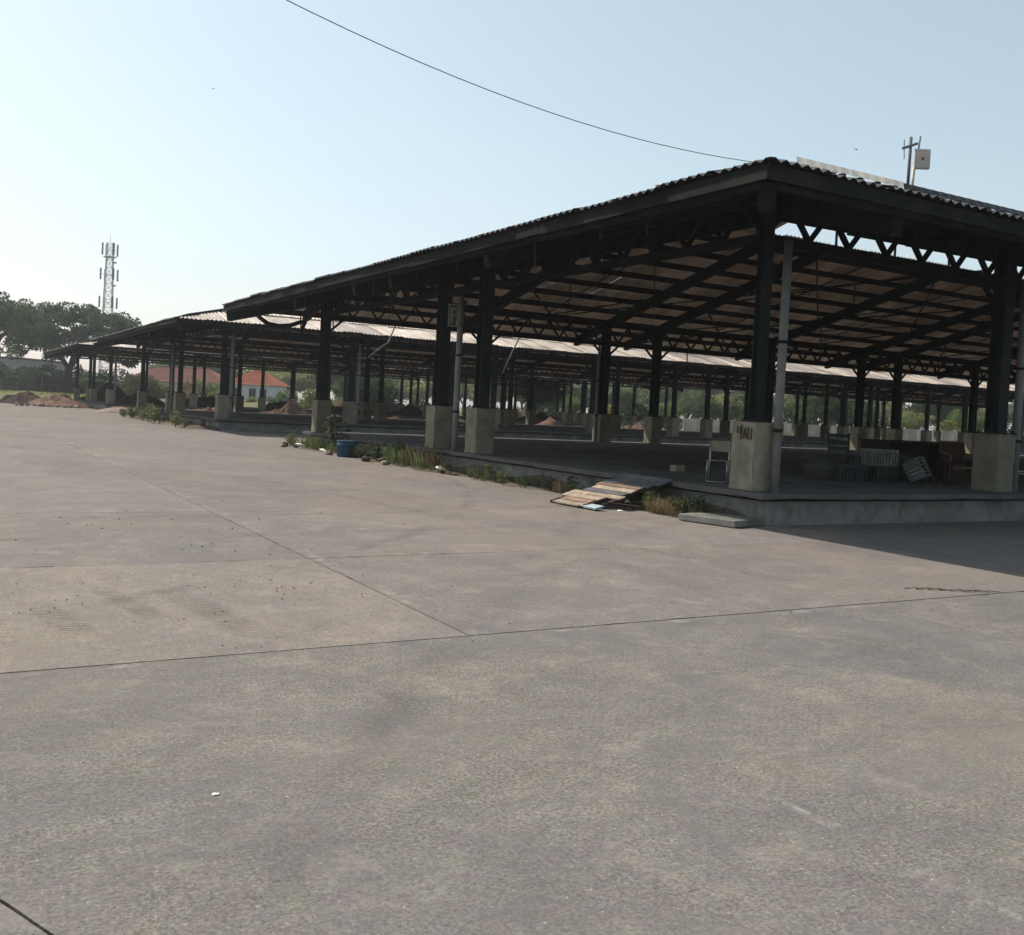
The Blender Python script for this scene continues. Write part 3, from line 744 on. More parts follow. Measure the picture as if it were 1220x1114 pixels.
part('bracket', MB().tube([(11.91, 9.52, 4.85), (11.92, 9.50, 5.3)], .022, 8), 'antenna_beige', an, True)
part('guy_wire', MB().tube([(11.65, 9.48, 5.62), (11.66, 9.47, 5.35)], .006, 5), 'cable_black', an)

# ------------------------------------------------------------------ overhead cable and its pole
P0 = Vector((8.46, 8.8, 4.62)); P1 = Vector((*cam_xy(-9, 3), 8.1))
pts = []
for i in range(41):
    tt = i / 40; p = P0.lerp(P1, tt); p.z = 4.62 - 1.70 * tt + 5.2 * tt * tt; pts.append(p)
solo('overhead_cable', MB().tube(pts, .004, 6), 'cable_black', 'thin black cable sagging across the sky to the shed roof corner', 'cable', P0, None, True)
up_ = thing('utility_pole', 'round concrete pole carrying the sagging overhead cable', 'pole', (P1.x, P1.y, 0))
part('shaft', MB().tube([(P1.x, P1.y, -.02), (P1.x, P1.y, 8.3)], [.16, .1], 14), 'platform_face', up_, True)
part('crossarm', MB().bar((P1.x - .6, P1.y, 8.0), (P1.x + .6, P1.y, 8.0), .09, .09), 'steel_dark', up_)

# ------------------------------------------------------------------ soil strip and weeds along the platforms
def soil_strip(x_edge, y0, y1, wmax, seed):
    r = random.Random(seed); b = MB(); n = int((y1 - y0) / .3); k = 6
    ph = [r.uniform(0, 6) for _ in range(4)]
    for i in range(n + 1):
        y = y0 + (y1 - y0) * i / n
        w = wmax * (.62 + .2 * math.sin(y * .55 + ph[0]) + .14 * math.sin(y * 1.7 + ph[1]) + .07 * math.sin(y * 4.1 + ph[2]))
        e = min(1, (y - y0) / 1.2, (y1 - y) / 1.2); w *= max(.25, e)
        for j in range(k + 1):
            q = j / k; z = .16 * (1 - q) ** 1.4 * (1 + .5 * math.sin(y * 2.3 + j) ) * (.35 + .65 * e) + r.uniform(0, .02) * (q < 1)
            b.v.append((x_edge + .03 - w * q, y, z + (.006 if q < 1 else -.004)))
    for i in range(n):
        for j in range(k):
            a = i * (k + 1) + j; b.f.append((a, a + 1, a + k + 2, a + k + 1))
    return b
structure('soil_strip', soil_strip(10.66, 10.9, 32.0, .95, 3), 'soil_strip', None, True)
structure('soil_strip', soil_strip(10.66, 44.0, 66.0, 1.5, 4), 'soil_strip', None, True)

def leaf_quad(mb, p, d, L, w, r, bend=.3):
    """a bent two-segment leaf"""
    d = d.normalized(); s = d.cross(Vector((r.uniform(-1, 1), r.uniform(-1, 1), r.uniform(-.3, 1)))); 
    if s.length < 1e-3: s = Vector((1, 0, 0))
    s.normalize(); mid = p + d * L * .5; tip = p + d * L - Vector((0, 0, bend * L))
    k = len(mb.v); mb.v += [tuple(p), tuple(mid - s * w / 2), tuple(mid + s * w / 2), tuple(tip)]
    mb.f += [(k, k + 1, k + 2), (k + 1, k + 3, k + 2)]
def weed_mesh(seed, h, kind):
    r = random.Random(seed); st = MB(); lf = MB()
    if kind == 'leafy':
        for s in range(r.randint(5, 9)):
            a = r.uniform(0, 6.28); tilt = r.uniform(.1, .6); hh = h * r.uniform(.55, 1.05)
            top = Vector((math.cos(a) * tilt * hh, math.sin(a) * tilt * hh, hh))
            st.tube([(0, 0, -.02), top * .5 + Vector((0, 0, .05 * h)), top], [.008, .006, .003], 4, False)
            for q in range(15):
                f = r.uniform(.2, 1); p = top * f; b = r.uniform(0, 6.28)
                leaf_quad(lf, p, Vector((math.cos(b), math.sin(b), r.uniform(-.1, .7))), h * r.uniform(.12, .26), h * r.uniform(.06, .11), r)
    else:
        for s in range(70):
            a = r.uniform(0, 6.28); sp = r.uniform(0, .35) * h; L = h * r.uniform(.5, 1.1)
            leaf_quad(lf, Vector((math.cos(a) * sp, math.sin(a) * sp, -.02)), Vector((math.cos(a) * .5 * r.random(), math.sin(a) * .5 * r.random(), 1)), L, .022, r, r.uniform(0, .35))
    return st, lf
WEEDS = {}
for kind, mats in (('leafy', ('leaf_mid', 'leaf_dark')), ('grassy', ('leaf_mid', 'leaf_dry'))):
    for v in range(4):
        st, lf = weed_mesh(hash_seed := 100 + v * 7 + (0 if kind == 'leafy' else 50), .6, kind)
        for mt_ in mats:
            WEEDS.setdefault((kind, mt_), []).append((st.mesh('stem', (0, 0, 0), 'twig_brown') if st.v else None, lf.mesh('foliage', (0, 0, 0), mt_)))
def weed(x, y, h, kind, mat, label, group, z=.02):
    st, lf = rng.choice(WEEDS[(kind, mat)])
    if group == GW:
        label = ('low weed in the soil between the board ramp and the loose slab' if y < 13.4 else 'low weed in soil between the board ramp and the F sign columns' if y < 20.5
                 else 'tall weed at the foot of the column pair with the F sign' if y < 24.6 else 'weed in the soil around the blue drum' if y < 28.6 else 'weed among rubble stones at the end of the first platform')
        label = label.replace('weed', 'grassy weed' if kind == 'grassy' else 'leafy weed', 1)
    t = thing('weed_plant', label, 'weed', (x, y, z), group)
    s = h / .6; e = (0, 0, rng.uniform(0, 6.28))
    for nm, me in (('stem', st), ('foliage', lf)):
        if me: inst(nm, me, (x, y, z), t, e, (s * rng.uniform(.9, 1.3), s * rng.uniform(.9, 1.3), s))
LW = 'low green weed rooted in the soil along the platform of the shed with F sign'; GW = 'weeds along the near platform'
for i in range(48):      # dense strip by the corner
    weed(rng.uniform(10.0, 10.55), rng.uniform(11.7, 13.2), rng.uniform(.18, .36), *rng.choice((('leafy', 'leaf_dark'), ('leafy', 'leaf_dark'), ('leafy', 'leaf_dark'), ('leafy', 'leaf_mid'), ('grassy', 'leaf_mid'), ('grassy', 'leaf_dry'))), LW, GW)
y = 14.9
while y < 31.8:
    k = rng.choice(('leafy', 'leafy', 'grassy')); mt_ = rng.choice(('leaf_dark', 'leaf_dark', 'leaf_mid')) if k == 'leafy' else rng.choice(('leaf_dry', 'leaf_mid'))
    big = 1.0 + .9 * (21.2 < y < 24.5) + .5 * (y > 29)
    weed(10.25 + rng.uniform(-.25, .2), y, rng.uniform(.15, .42) * big, k, mt_, LW, GW); y += rng.uniform(.12, .33)
for y in [44.2 + .8 * i for i in range(24)]:
    weed(9.9 + rng.uniform(-.8, .4), y + rng.uniform(-.3, .3), rng.uniform(.4, .95), 'leafy', rng.choice(('leaf_dark', 'leaf_mid', 'leaf_mid')), 'bushy weed growing at the platform end of the middle shed', 'weeds by the middle shed')
weed(10.2, 27.6, 1.15, 'leafy', 'leaf_dark', 'tall thin dark weed standing between the blue drum and the column pair', None)

# ------------------------------------------------------------------ things on the ground by the platform
dr = thing('blue_drum', 'blue plastic drum standing in weeds against the platform', 'drum', (9.95, 26.2, 0))
prof = [(.26, 0), (.285, .03), (.29, .3), (.3, .31), (.3, .34), (.29, .35), (.285, .42), (.27, .44), (.25, .44), (.245, .2)]
part('body', MB().lathe(prof, 20, (9.95, 26.2, 0)), 'plastic_blue', dr, True)
part('rim', MB().lathe([(.275, .42), (.295, .43), (.295, .455), (.27, .46)], 20, (9.95, 26.2, 0)), 'plastic_blue', dr, True)
# ramp of old boards leaning on the platform
rp = thing('board_ramp', 'makeshift ramp of old pink and grey boards leaning on the platform edge', 'ramp', (9.75, 13.8, 0))
for i in range(10):
    f = i / 9; x = 9.15 + 1.42 * f; z = .05 + .44 * f
    mt = Matrix.Translation((x, 13.75 - .2 * f + rng.uniform(-.08, .08), z)) @ Matrix.Rotation(R(rng.uniform(-4, 4) + 3), 4, 'Z') @ Matrix.Rotation(R(-16 + rng.uniform(-3, 3)), 4, 'Y')
    hl = rng.uniform(.48, .7) if i not in (0, 1) else .38
    b = MB().box((-.075, -hl, -.012), (.075, hl, .012), mt)
    part('board', b, 'board_pale' if i in (0, 2) else ('board_grey' if i > 6 or i == 4 else rng.choice(('board_pink', 'board_pale'))), rp, bevel=.003)
part('board', MB().box((-.09, -.28, -.012), (.09, .28, .012), Matrix.Translation((9.2, 13.2, .055)) @ Matrix.Rotation(R(-12), 4, 'Y')), 'board_blue', rp)
for y in (13.3, 14.2):
    part('bearer', MB().bar((9.1, y, .012), (10.58, y - .1, .44), .07, .06), 'timber_dark', rp)
b = MB(); mt = Matrix.Translation((10.28, 11.25, .07)) @ Matrix.Rotation(R(14), 4, 'Z'); b.box((-.42, -.5, -.06), (.42, .5, .04), mt)
solo('concrete_slab_offcut', b, 'platform_face', 'loose flat concrete slab lying on the ground at the platform corner', 'slab', (10.28, 11.25, 0), None, False, .012)
for (x, y, w) in ((10.0, 13.25, .05), (10.1, 20.6, .12), (9.9, 30.2, .16), (9.6, 27.2, .12)):
    b = MB(); mt = Matrix.Translation((x, y, .09)) @ Euler((.2, .1, rng.uniform(0, 3))).to_matrix().to_4x4()
    b.add([mt @ Vector(p) for p in ((-w, -w * .7, 0), (w * .2, -w, .03), (w, -.1 * w, 0), (.5 * w, w, .04), (-.7 * w, .6 * w, .01), (0, 0, .08))], [(0, 1, 5), (1, 2, 5), (2, 3, 5), (3, 4, 5), (4, 0, 5), (0, 4, 3, 2, 1)])
    solo('paper_scrap', b, 'paper_white', 'crumpled white paper scrap lying among the weeds by the platform', 'litter', (x, y, .09), 'paper scraps in the weeds')
# stacked blocks and sacks by the far end of the first platform
for k, (x, y, s) in enumerate(((9.75, 31.3, .2), (9.55, 30.8, .16), (9.9, 30.6, .14), (9.7, 26.95, .17), (9.75, 24.3, .2), (9.8, 23.1, .16))):
    bm = bmesh.new(); s *= .6; bmesh.ops.create_icosphere(bm, subdivisions=2, radius=s)
    for v in bm.verts: v.co *= 1 + rng.uniform(-.22, .22); v.co.z *= .7
    me = bpy.data.meshes.new('rubble_stone'); bm.to_mesh(me); bm.free(); me.materials.append(M['rubble'] if k % 2 else M['sack_grey'])
    o = link('rubble_stone', me); o.location = (x, y, s * .55); tag(o, 'rough rubble stone half sunk in soil beside the platform', 'stone', 'rubble stones by the platform')

# metal chair beside the corner plinth
ch = thing('metal_chair', 'bare metal frame chair with tan backrest standing beside the corner plinth', 'chair', (11.6, 12.87, .49))
def rot_chair(p): 
    q = Matrix.Rotation(R(-48), 4, 'Z') @ (Vector(p) * .86); return (q.x + 11.6, q.y + 12.87, q.z + .49)
for s in (-1, 1):
    part('leg', MB().tube([rot_chair(p) for p in ((s * .2, .2, .0), (s * .19, .19, .42), (s * .19, .22, .8))], .013, 8), 'chrome', ch, True)
    part('leg', MB().tube([rot_chair(p) for p in ((s * .19, .19, .42), (s * .19, -.2, .43), (s * .2, -.22, .03))], .013, 8), 'chrome', ch, True)
part('foot_rail', MB().tube([rot_chair(p) for p in ((-.2, -.22, .03), (-.17, -.23, .014), (.17, -.23, .014), (.2, -.22, .03))], .013, 8), 'chrome', ch, True)
part('seat_rail', MB().tube([rot_chair(p) for p in ((-.19, -.1, .43), (.19, -.1, .43))], .01, 8), 'chrome', ch, True)
bk = MB(); n = 8
for j in range(3):
    for i in range(n + 1):
        a = -1 + 2 * i / n; bk.v.append(rot_chair((a * .2, .225 + .03 * (1 - a * a) , .6 + .11 * j)))
for j in range(2):
    for i in range(n): q = j * (n + 1) + i; bk.f.append((q, q + 1, q + n + 2, q + n + 1))
o = part('backrest', bk, 'chair_panel', ch); sm = o.modifiers.new('solid', 'SOLIDIFY'); sm.thickness = .02
b = MB().box((12.62, 15.2, .4905), (12.85, 15.4, .62)); solo('cardboard_box', b, 'board_pale', 'small pale box left on the shed floor near the metal chair', 'box', (12.73, 15.3, .49), None, False, .01)

# jumble of furniture stored under the shed
def rotz(x, y, z, a): return Matrix.Translation((x, y, z)) @ Matrix.Rotation(R(a), 4, 'Z')
FZ = .49
tb = thing('wooden_table', 'dark reddish wooden table with solid panels standing among stored furniture', 'table', (19.1, 14.9, FZ))
mt = rotz(19.1, 14.9, FZ, -6)
part('table_top', MB().box((-1.1, -.45, .76), (1.1, .45, .81), mt), 'timber_dark', tb, bevel=.006)
for sx in (-1, 1): part('side_panel', MB().box((sx * 1.0 - .03, -.42, 0), (sx * 1.0 + .03, .42, .758), mt), 'timber_dark', tb)
part('back_panel', MB().box((-.96, .3, .15), (.96, .33, .758), mt), 'timber_dark', tb)
def plain_chair(name, label, x, y, a, mats, z=FZ, flip=False, group=None):
    t = thing(name, label, 'chair', (x, y, z), group)
    mt = rotz(x, y, z, a)
    if flip: mt = mt @ Matrix.Translation((0, 0, .47)) @ Matrix.Rotation(R(180), 4, 'X') 
    for sx in (-1, 1):
        part('leg', MB().bar(mt @ Vector((sx * .22, -.22, .001)), mt @ Vector((sx * .21, -.2, .44)), .04, .04, (1, 0, 0)), mats, t)
        part('leg', MB().bar(mt @ Vector((sx * .22, .24, .001)), mt @ Vector((sx * .2, .2, .44)), .04, .04, (1, 0, 0)), mats, t)
        part('back_post', MB().bar(mt @ Vector((sx * .2, .2, .47)), mt @ Vector((sx * .22, .3, .92)), .035, .035, (1, 0, 0)), mats, t)
    part('seat', MB().box((-.25, -.25, .44), (.25, .24, .475), mt), mats, t, bevel=.008)
    for z0 in (.55, .68, .82):
        part('back_slat', MB().box((-.21, .24 + (z0 - .55) * .2, z0), (.21, .26 + (z0 - .55) * .2, z0 + .08), mt), mats, t)
    return t
plain_chair('wooden_chair', 'upturned dark wooden chair lying beside the teal baskets', 17.15, 13.9, 20, 'timber_dark', FZ, True)
plain_chair('plastic_chair', 'teal plastic chair with slatted back standing behind the baskets', 16.5, 14.55, -35, 'plastic_teal')
rc = thing('rattan_armchair', 'reddish rattan armchair with pale rolled frame in front of table', 'armchair', (18.15, 12.95, FZ))
mt = rotz(18.15, 12.95, FZ, -28)
fr = [(-.3, -.28, .0), (-.3, -.28, .52), (-.26, -.2, .6), (-.26, .26, .62), (-.24, .3, .85), (.24, .3, .85), (.26, .26, .62), (.26, -.2, .6), (.3, -.28, .52), (.3, -.28, .0)]
part('frame', MB().tube([mt @ Vector(p) for p in fr], .022, 8), 'rattan_pale', rc, True)
part('seat', MB().box((-.27, -.27, .3), (.27, .27, .37), mt), 'rattan_pale', rc, bevel=.02)
part('backrest', MB().box((-.24, .24, .4), (.24, .27, .84), mt), 'rattan', rc, bevel=.01)
for sx in (-1, 1):
    part('leg', MB().tube([mt @ Vector((sx * .27, .26, 0)), mt @ Vector((sx * .27, .26, .4))], .02, 8), 'rattan_pale', rc, True)
    part('side_panel', MB().box((sx * .28 - .008, -.26, .08), (sx * .28 + .008, .24, .5), mt), 'rattan', rc)
part('front_panel', MB().box((-.28, -.268, .06), (.28, -.25, .28), mt), 'rattan', rc)
def basket(x, y, z, a, tilt, mat, label):
    t = thing('plastic_basket', label, 'basket', (x, y, z), 'plastic baskets heaped under the shed')
    mt = rotz(x, y, z, a) @ Matrix.Rotation(R(tilt), 4, 'X')
    part('bottom', MB().box((-.26, -.18, 0), (.26, .18, .02), mt), mat, t)
    part('rim', MB().box((-.29, -.21, .28), (.29, -.19, .32), mt).box((-.29, .19, .28), (.29, .21, .32), mt).box((-.29, -.19, .28), (-.27, .19, .32), mt).box((.27, -.19, .28), (.29, .19, .32), mt), mat, t)
    for i in range(9):
        q = -.26 + .065 * i
        for s in (-1, 1): part('slat', MB().bar(mt @ Vector((q, s * .185, .01)), mt @ Vector((q * 1.06, s * .2, .29)), .035, .012, mt.to_3x3() @ Vector((0, 1, 0))), mat, t)
    for i in range(5):
        q = -.15 + .075 * i
        for s in (-1, 1): part('slat', MB().bar(mt @ Vector((s * .255, q, .01)), mt @ Vector((s * .28, q, .29)), .035, .012, mt.to_3x3() @ Vector((1, 0, 0))), mat, t)
BL = 'slatted plastic basket dumped in the heap beside the rattan armchair'
basket(16.1, 13.25, FZ, 10, 0, 'plastic_teal', 'dark teal slatted basket with a paler basket stacked on it')
basket(16.15, 13.28, FZ + .325, -14, 0, 'plastic_pale', 'pale slatted basket stacked on top of a dark teal one')
basket(16.85, 13.1, FZ + .2, 25, 62, 'plastic_pale', 'pale slatted basket tipped up on its side by the stool')
basket(15.45, 13.4, FZ, -20, 0, 'plastic_teal', 'dark teal slatted basket standing alone beside a grey sack')
for (x, y, s, lab) in ((15.3, 13.95, .34, 'lumpy grey sack slumped behind the leftmost basket'), (17.75, 14.0, .4, 'bulging grey sack leaning against the wooden table')):
    bm = bmesh.new(); bmesh.ops.create_icosphere(bm, subdivisions=3, radius=s)
    for v in bm.verts:
        v.co *= 1 + .12 * math.sin(v.co.x * 17 + 1) * math.sin(v.co.y * 13) + .06 * math.sin(v.co.z * 23); v.co.z *= .85; v.co.z = max(v.co.z, -s * .5)
    me = bpy.data.meshes.new('sack'); bm.to_mesh(me); bm.free(); me.materials.append(M['sack_grey'])
    for p in me.polygons: p.use_smooth = True
    o = link('sack', me); o.location = (x, y, FZ + s * .5); tag(o, lab, 'sack')
st = thing('wooden_stool', 'dark wooden stool with three rails beside the rattan armchair', 'stool', (17.5, 12.85, FZ))
mt = rotz(17.5, 12.85, FZ, 12)
part('seat', MB().box((-.2, -.17, .44), (.2, .17, .47), mt), 'timber_dark', st, bevel=.006)
for sx in (-1, 1):
    for sy in (-1, 1): part('leg', MB().bar(mt @ Vector((sx * .18, sy * .15, 0)), mt @ Vector((sx * .16, sy * .13, .44)), .035, .035, (1, 0, 0)), 'timber_dark', st)
for k in range(3): part('rail', MB().bar(mt @ Vector((-.17, -.14, .1 + .12 * k)), mt @ Vector((.17, -.14, .1 + .12 * k)), .03, .02), 'timber_dark', st)

# ------------------------------------------------------------------ litter on the paving
def g_at(U, V): return (U, V)
pb = MB(); r = random.Random(5)
def stone(mb, x, y, s):
    k = len(mb.v); q = r.uniform(0, 3)
    for i in range(5): a = q + 1.2566 * i; mb.v.append((x + s * math.cos(a) * r.uniform(.7, 1.1), y + s * math.sin(a) * r.uniform(.7, 1.1), .0))
    mb.v.append((x, y, s * .9))
    mb.f += [(k + i, k + (i + 1) % 5, k + 5) for i in range(5)]
for (cx, cy, sx, sy, nn) in ((2.4, 7.7, .55, .8, 70), (.9, 8.2, .9, .5, 45), (1.0, 11.5, 1.8, 1.5, 60), (3.6, 7.2, .5, .7, 25), (6.8, 6.2, 1.5, .7, 40), (0.3, 7.3, .5, .3, 20), (3, 20, 4, 5, 90)):
    for _ in range(nn): stone(pb, r.gauss(cx, sx), r.gauss(cy, sy), r.uniform(.003, .011) * (1 if cy < 10 else 1.5))
o = link('scattered_pebbles', pb.mesh('scattered_pebbles', (0, 0, 0), 'pebble')); o['kind'] = 'stuff'
# a broken twig bundle lying at the edge of the shade
tw = thing('twig_bundle', 'dry broken twigs lying on the concrete beside the shed shade', 'twigs', (8.45, 6.05, 0))
for i in range(7):
    a = -.52 + rng.uniform(-.25, .25); L = rng.uniform(.15, .32); x = 8.2 + .1 * i; y = 6.35 - .055 * i
    part('twig', MB().tube([(x, y, .008), (x + L * .5 * math.cos(a), y + L * .5 * math.sin(a), .02), (x + L * math.cos(a), y + L * math.sin(a), .008)], [.008, .006, .004], 5), 'twig_brown' if i % 3 else 'board_pale', tw)
def scrap(x, y, w, label):
    b = MB(); b.add([(x - w, y - w * .5, .003), (x + w * .6, y - w * .7, .003 + w * .1), (x + w, y + w * .3, .003), (x - w * .5, y + w * .6, .003 + w * .15), (x, y, .003 + w * .3)], [(0, 1, 4), (1, 2, 4), (2, 3, 4), (3, 0, 4), (0, 3, 2, 1)])
    solo('paper_scrap', b, 'paper_white', label, 'litter', (x, y, 0))
scrap(.98, 3.83, .016, 'tiny white paper scrap alone on the bare concrete')
scrap(9.6, 12.9, .07, 'white plastic scrap on the concrete in front of the weeds')

# ------------------------------------------------------------------ heaps of soil between and beyond the sheds
def mound(name, x, y, rx, ry, h, mat, label, group, seed, z0=-.03, rough=.25):
    from mathutils import noise as mn
    b = MB(); n, k = 44, 16; r = random.Random(seed); of = Vector((seed * 3.7, seed * 1.3, 0)); ph = [r.uniform(0, 6.28) for _ in range(3)]
    def top(px, py, q):
        f = mn.fractal(Vector((px * .55, py * .55, 0)) + of, 1.0, 2.0, 5)
        g_ = mn.noise(Vector((px * 2.7, py * 2.7, 3)) + of)
        g2 = mn.noise(Vector((px * 6.5, py * 6.5, 9)) + of)
        return max(0, h * (1 - q) ** .7 * (.75 + .75 * f) + ((.17 * g_ + .1 * g2) * (1.02 - q)))
    b.v.append((x, y, z0 + top(x, y, 0)))
    for j in range(1, k + 1):
        q = j / k
        for i in range(n):
            a = 2 * math.pi * i / n; wob = 1 + .2 * math.sin(2 * a + ph[0]) + .13 * math.sin(3 * a + ph[1]) + .06 * math.sin(7 * a + ph[2])
            px, py = x + rx * wob * q * math.cos(a), y + ry * wob * q * math.sin(a)
            b.v.append((px, py, z0 + (top(px, py, q) if j < k else -.02)))
    for i in range(n): b.f.append((0, 1 + i, 1 + (i + 1) % n))
    for j in range(k - 1):
        for i in range(n):
            a = 1 + j * n + i; c = 1 + j * n + (i + 1) % n; b.f.append((a, a + n, c + n, c))
    return solo(name, b, mat, label, 'soil heap', (x, y, z0), group)
LH = 'lumpy red soil heap dumped between the middle and farthest sheds'
rr = random.Random(11); x = 12
while x < 62:
    mound('soil_heap', x, 70.8 + rr.uniform(-1.2, 1.2), rr.uniform(1.8, 3.2), rr.uniform(1.2, 1.9), rr.uniform(.5, 1.15), rr.choice(('soil_red', 'soil_red', 'rubble')), LH, 'soil heaps between the sheds', rr.randint(0, 999)); x += rr.uniform(2.4, 5)
LD = 'dark soil heap dumped on the floor of the farthest shed'
for (x, y, rx, h) in ((13.5, 80, 2.4, 1.0), (19, 82, 2.6, 1.2), (24, 79, 2.2, .9), (30, 81, 3, 1.1), (37, 83, 3, 1.0), (45, 82, 3, 1.1), (52, 84, 3, 1.)):
    mound('soil_heap', x, y, rx, 1.7, h, 'soil_dark', LD, 'dark heaps in the farthest shed', int(x * 10), .47)
mound('soil_heap', 8.3, 86.5, 2.5, 3.4, 1.15, 'soil_red', 'reddish rubbly soil heap at the open end of the farthest shed', None, 5)
mound('soil_heap', 6.2, 92.5, 2.2, 3.2, 1.2, 'soil_dark', 'dark earth heap on the verge beside the spreading tree', None, 6)
mound('soil_heap', 13.0, 93.5, 2.4, 2.6, 1.5, 'soil_dark', 'tall black heap under the far end of the farthest shed', None, 9, .47)
# broken stones on the soil heap nearest the paving
for k in range(34):
    bm = bmesh.new(); s = rng.uniform(.07, .22); bmesh.ops.create_icosphere(bm, subdivisions=1, radius=s)
    for v in bm.verts: v.co *= 1 + rng.uniform(-.25, .25)
    me = bpy.data.meshes.new('rubble_stone'); bm.to_mesh(me); bm.free(); me.materials.append(M['rubble'])
    o = link('rubble_stone', me); o.location = (7.4 + rng.uniform(-2.6, 2.2), 83.4 + rng.uniform(-2.0, 1.4), s * .45); tag(o, 'broken stone strewn at the foot of the reddish soil heap', 'stone', 'stones by the reddish heap')

# ------------------------------------------------------------------ vegetation beyond
def crown_tree(seed, h, rad, leaf, style='round', nleaf=5000, leafs=.42, trunk_r=.25):
    """returns trunk MB and crown MB, base at the origin"""
    r = random.Random(seed); tr = MB(); lf = MB(); tips = []
    fork = h * (.28 if style == 'umbrella' else .3)
    tr.tube([(0, 0, -.3), (r.uniform(-.1, .1), r.uniform(-.1, .1), fork * .5), (r.uniform(-.2, .2), r.uniform(-.2, .2), fork)], [trunk_r * 1.25, trunk_r, trunk_r * .85], 9)
    nl = 7 if style == 'umbrella' else 6
    for i in range(nl):
        a = 6.283 * i / nl + r.uniform(-.3, .3); rr_ = rad * r.uniform(.45, .8)
        top = Vector((math.cos(a) * rr_, math.sin(a) * rr_, h * (r.uniform(.62, .8) if style == 'umbrella' else r.uniform(.5, .85))))
        mid = Vector((math.cos(a) * rr_ * .42, math.sin(a) * rr_ * .42, fork + (top.z - fork) * .6))
        tr.tube([(0, 0, fork * .93), mid, top], [trunk_r * .6, trunk_r * .38, trunk_r * .14], 6)
        for k in range(4):
            b = a + r.uniform(-.8, .8); e = top + Vector((math.cos(b), math.sin(b), r.uniform(-.05, .4))) * rad * r.uniform(.15, .4)
            tr.tube([mid.lerp(top, r.uniform(.3, .9)), e], [trunk_r * .16, trunk_r * .05], 5); tips.append(e)
    # clumps
    cl = []
    nc = 95 if style == 'umbrella' else 38
    for i in range(nc):
        a = r.uniform(0, 6.283); q = math.sqrt(r.random())
        if style == 'umbrella':
            zt = h * (.97 - .34 * q * q) - r.random() ** 1.4 * h * .36
            p = Vector((math.cos(a) * q * rad, math.sin(a) * q * rad, zt)); s = rad * r.uniform(.09, .17); fl = .42
        else:
            el = r.uniform(-.35, 1.0); q2 = r.uniform(.45, 1)
            p = Vector((math.cos(a) * rad * q2 * math.sqrt(max(0, 1 - el * el)) , math.sin(a) * rad * q2 * math.sqrt(max(0, 1 - el * el)), h * .6 + el * h * .38 * q2)); s = rad * r.uniform(.18, .36); fl = .75
        cl.append((p, s, fl))
    for e in tips: cl.append((e, rad * .12, .6))
    tot = sum(c[1] ** 2 for c in cl)
    for p, s, fl in cl:
        for _ in range(max(6, int(nleaf * s * s / tot))):
            d = Vector((r.gauss(0, 1), r.gauss(0, 1), r.gauss(0, 1)))
            if d.length < 1e-3: continue
            d.normalize(); o_ = p + Vector((d.x * s, d.y * s, d.z * s * fl)) * (r.random() ** .4)
            leaf_quad(lf, o_, d + Vector((r.uniform(-.6, .6), r.uniform(-.6, .6), r.uniform(-.4, .6))), leafs * r.uniform(.6, 1.3), leafs * r.uniform(.45, .8), r, .15)
    return tr, lf
def place_tree(name, pair, loc, label, cat, group=None, s=1, rz=0, sz=None):
    t = thing(name, label, cat, loc, group)
    for nm, me in (('trunk', pair[0]), ('crown', pair[1])):
        if me: inst(nm, me, loc, t, (0, 0, rz), (s, s, sz or s))
    return t
bx, by = cam_xy(-58.5, 130)
# low grassy bank the tree stands on
bk_ = MB(); n = 30
for i in range(n + 1):
    X = -110 + 82 * i / n
    for j, (Z, z) in enumerate(((104, -.06), (110, .35 ), (122, .75), (150, .9), (230, .9))):
        q = cam_xy(X * Z / 130, Z); bk_.v.append((q[0], q[1], z + (.12 * math.sin(i * 1.7 + j * 2) if 0 < j < 4 else 0)))
for i in range(n):
    for j in range(4): a = i * 5 + j; bk_.f.append((a, a + 5, a + 6, a + 1))
structure('grass_bank', bk_, 'ground_dirt', None, True)
tr, lf = crown_tree(21, 12.2, 8.6, 'leaf_dark', 'umbrella', 24000, .36, .5)
place_tree('spreading_tree', (tr.mesh('trunk', (0, 0, 0), 'bark'), lf.mesh('crown', (0, 0, 0), 'leaf_dark')), (bx, by, .7), 'large spreading umbrella shaped tree with dark forked trunk', 'tree', rz=.4)
bx2, by2 = cam_xy(-71.5, 134)
tr2, lf2 = crown_tree(22, 13.8, 9.0, 'leaf_dark', 'umbrella', 22000, .38, .5)
place_tree('spreading_tree', (tr2.mesh('trunk', (0, 0, 0), 'bark'), lf2.mesh('crown', (0, 0, 0), 'leaf_dark')), (bx2, by2, .7), 'taller broad tree whose crown overlaps the forked umbrella tree', 'tree', rz=1.4)
# banana plants near the tree
def banana(x, y, z, h, label, seed):
    r = random.Random(seed); t = thing('banana_plant', label, 'plant', (x, y, z), 'banana plants under the big tree')
    part('stem', MB().tube([(x, y, z - .1), (x, y, z + h * .5)], [.16, .1], 8), 'leaf_yellow', t, True)
    for i in range(9):
        a = 6.283 * i / 9 + r.uniform(-.3, .3); L = h * r.uniform(.5, .75); b = MB(); w = .32
        sdv = Vector((-math.sin(a), math.cos(a), 0))
        for k in range(6):
            f = k / 5; p = Vector((x + math.cos(a) * L * f * .8, y + math.sin(a) * L * f * .8, z + h * .5 + L * (1.0 * f - .95 * f * f)))
            ww = w * math.sin(math.pi * min(.97, f * .9 + .08)); b.v += [tuple(p - sdv * ww + Vector((0, 0, -.1 * ww))), tuple(p + Vector((0, 0, .06))), tuple(p + sdv * ww + Vector((0, 0, -.1 * ww)))]
        for k in range(5):
            for q in range(2): b.f.append((3 * k + q, 3 * k + q + 1, 3 * k + q + 4, 3 * k + q + 3))
        part('leaf', b, 'leaf_banana', t)
LBN = 'broad leaved banana plant growing under the spreading tree'
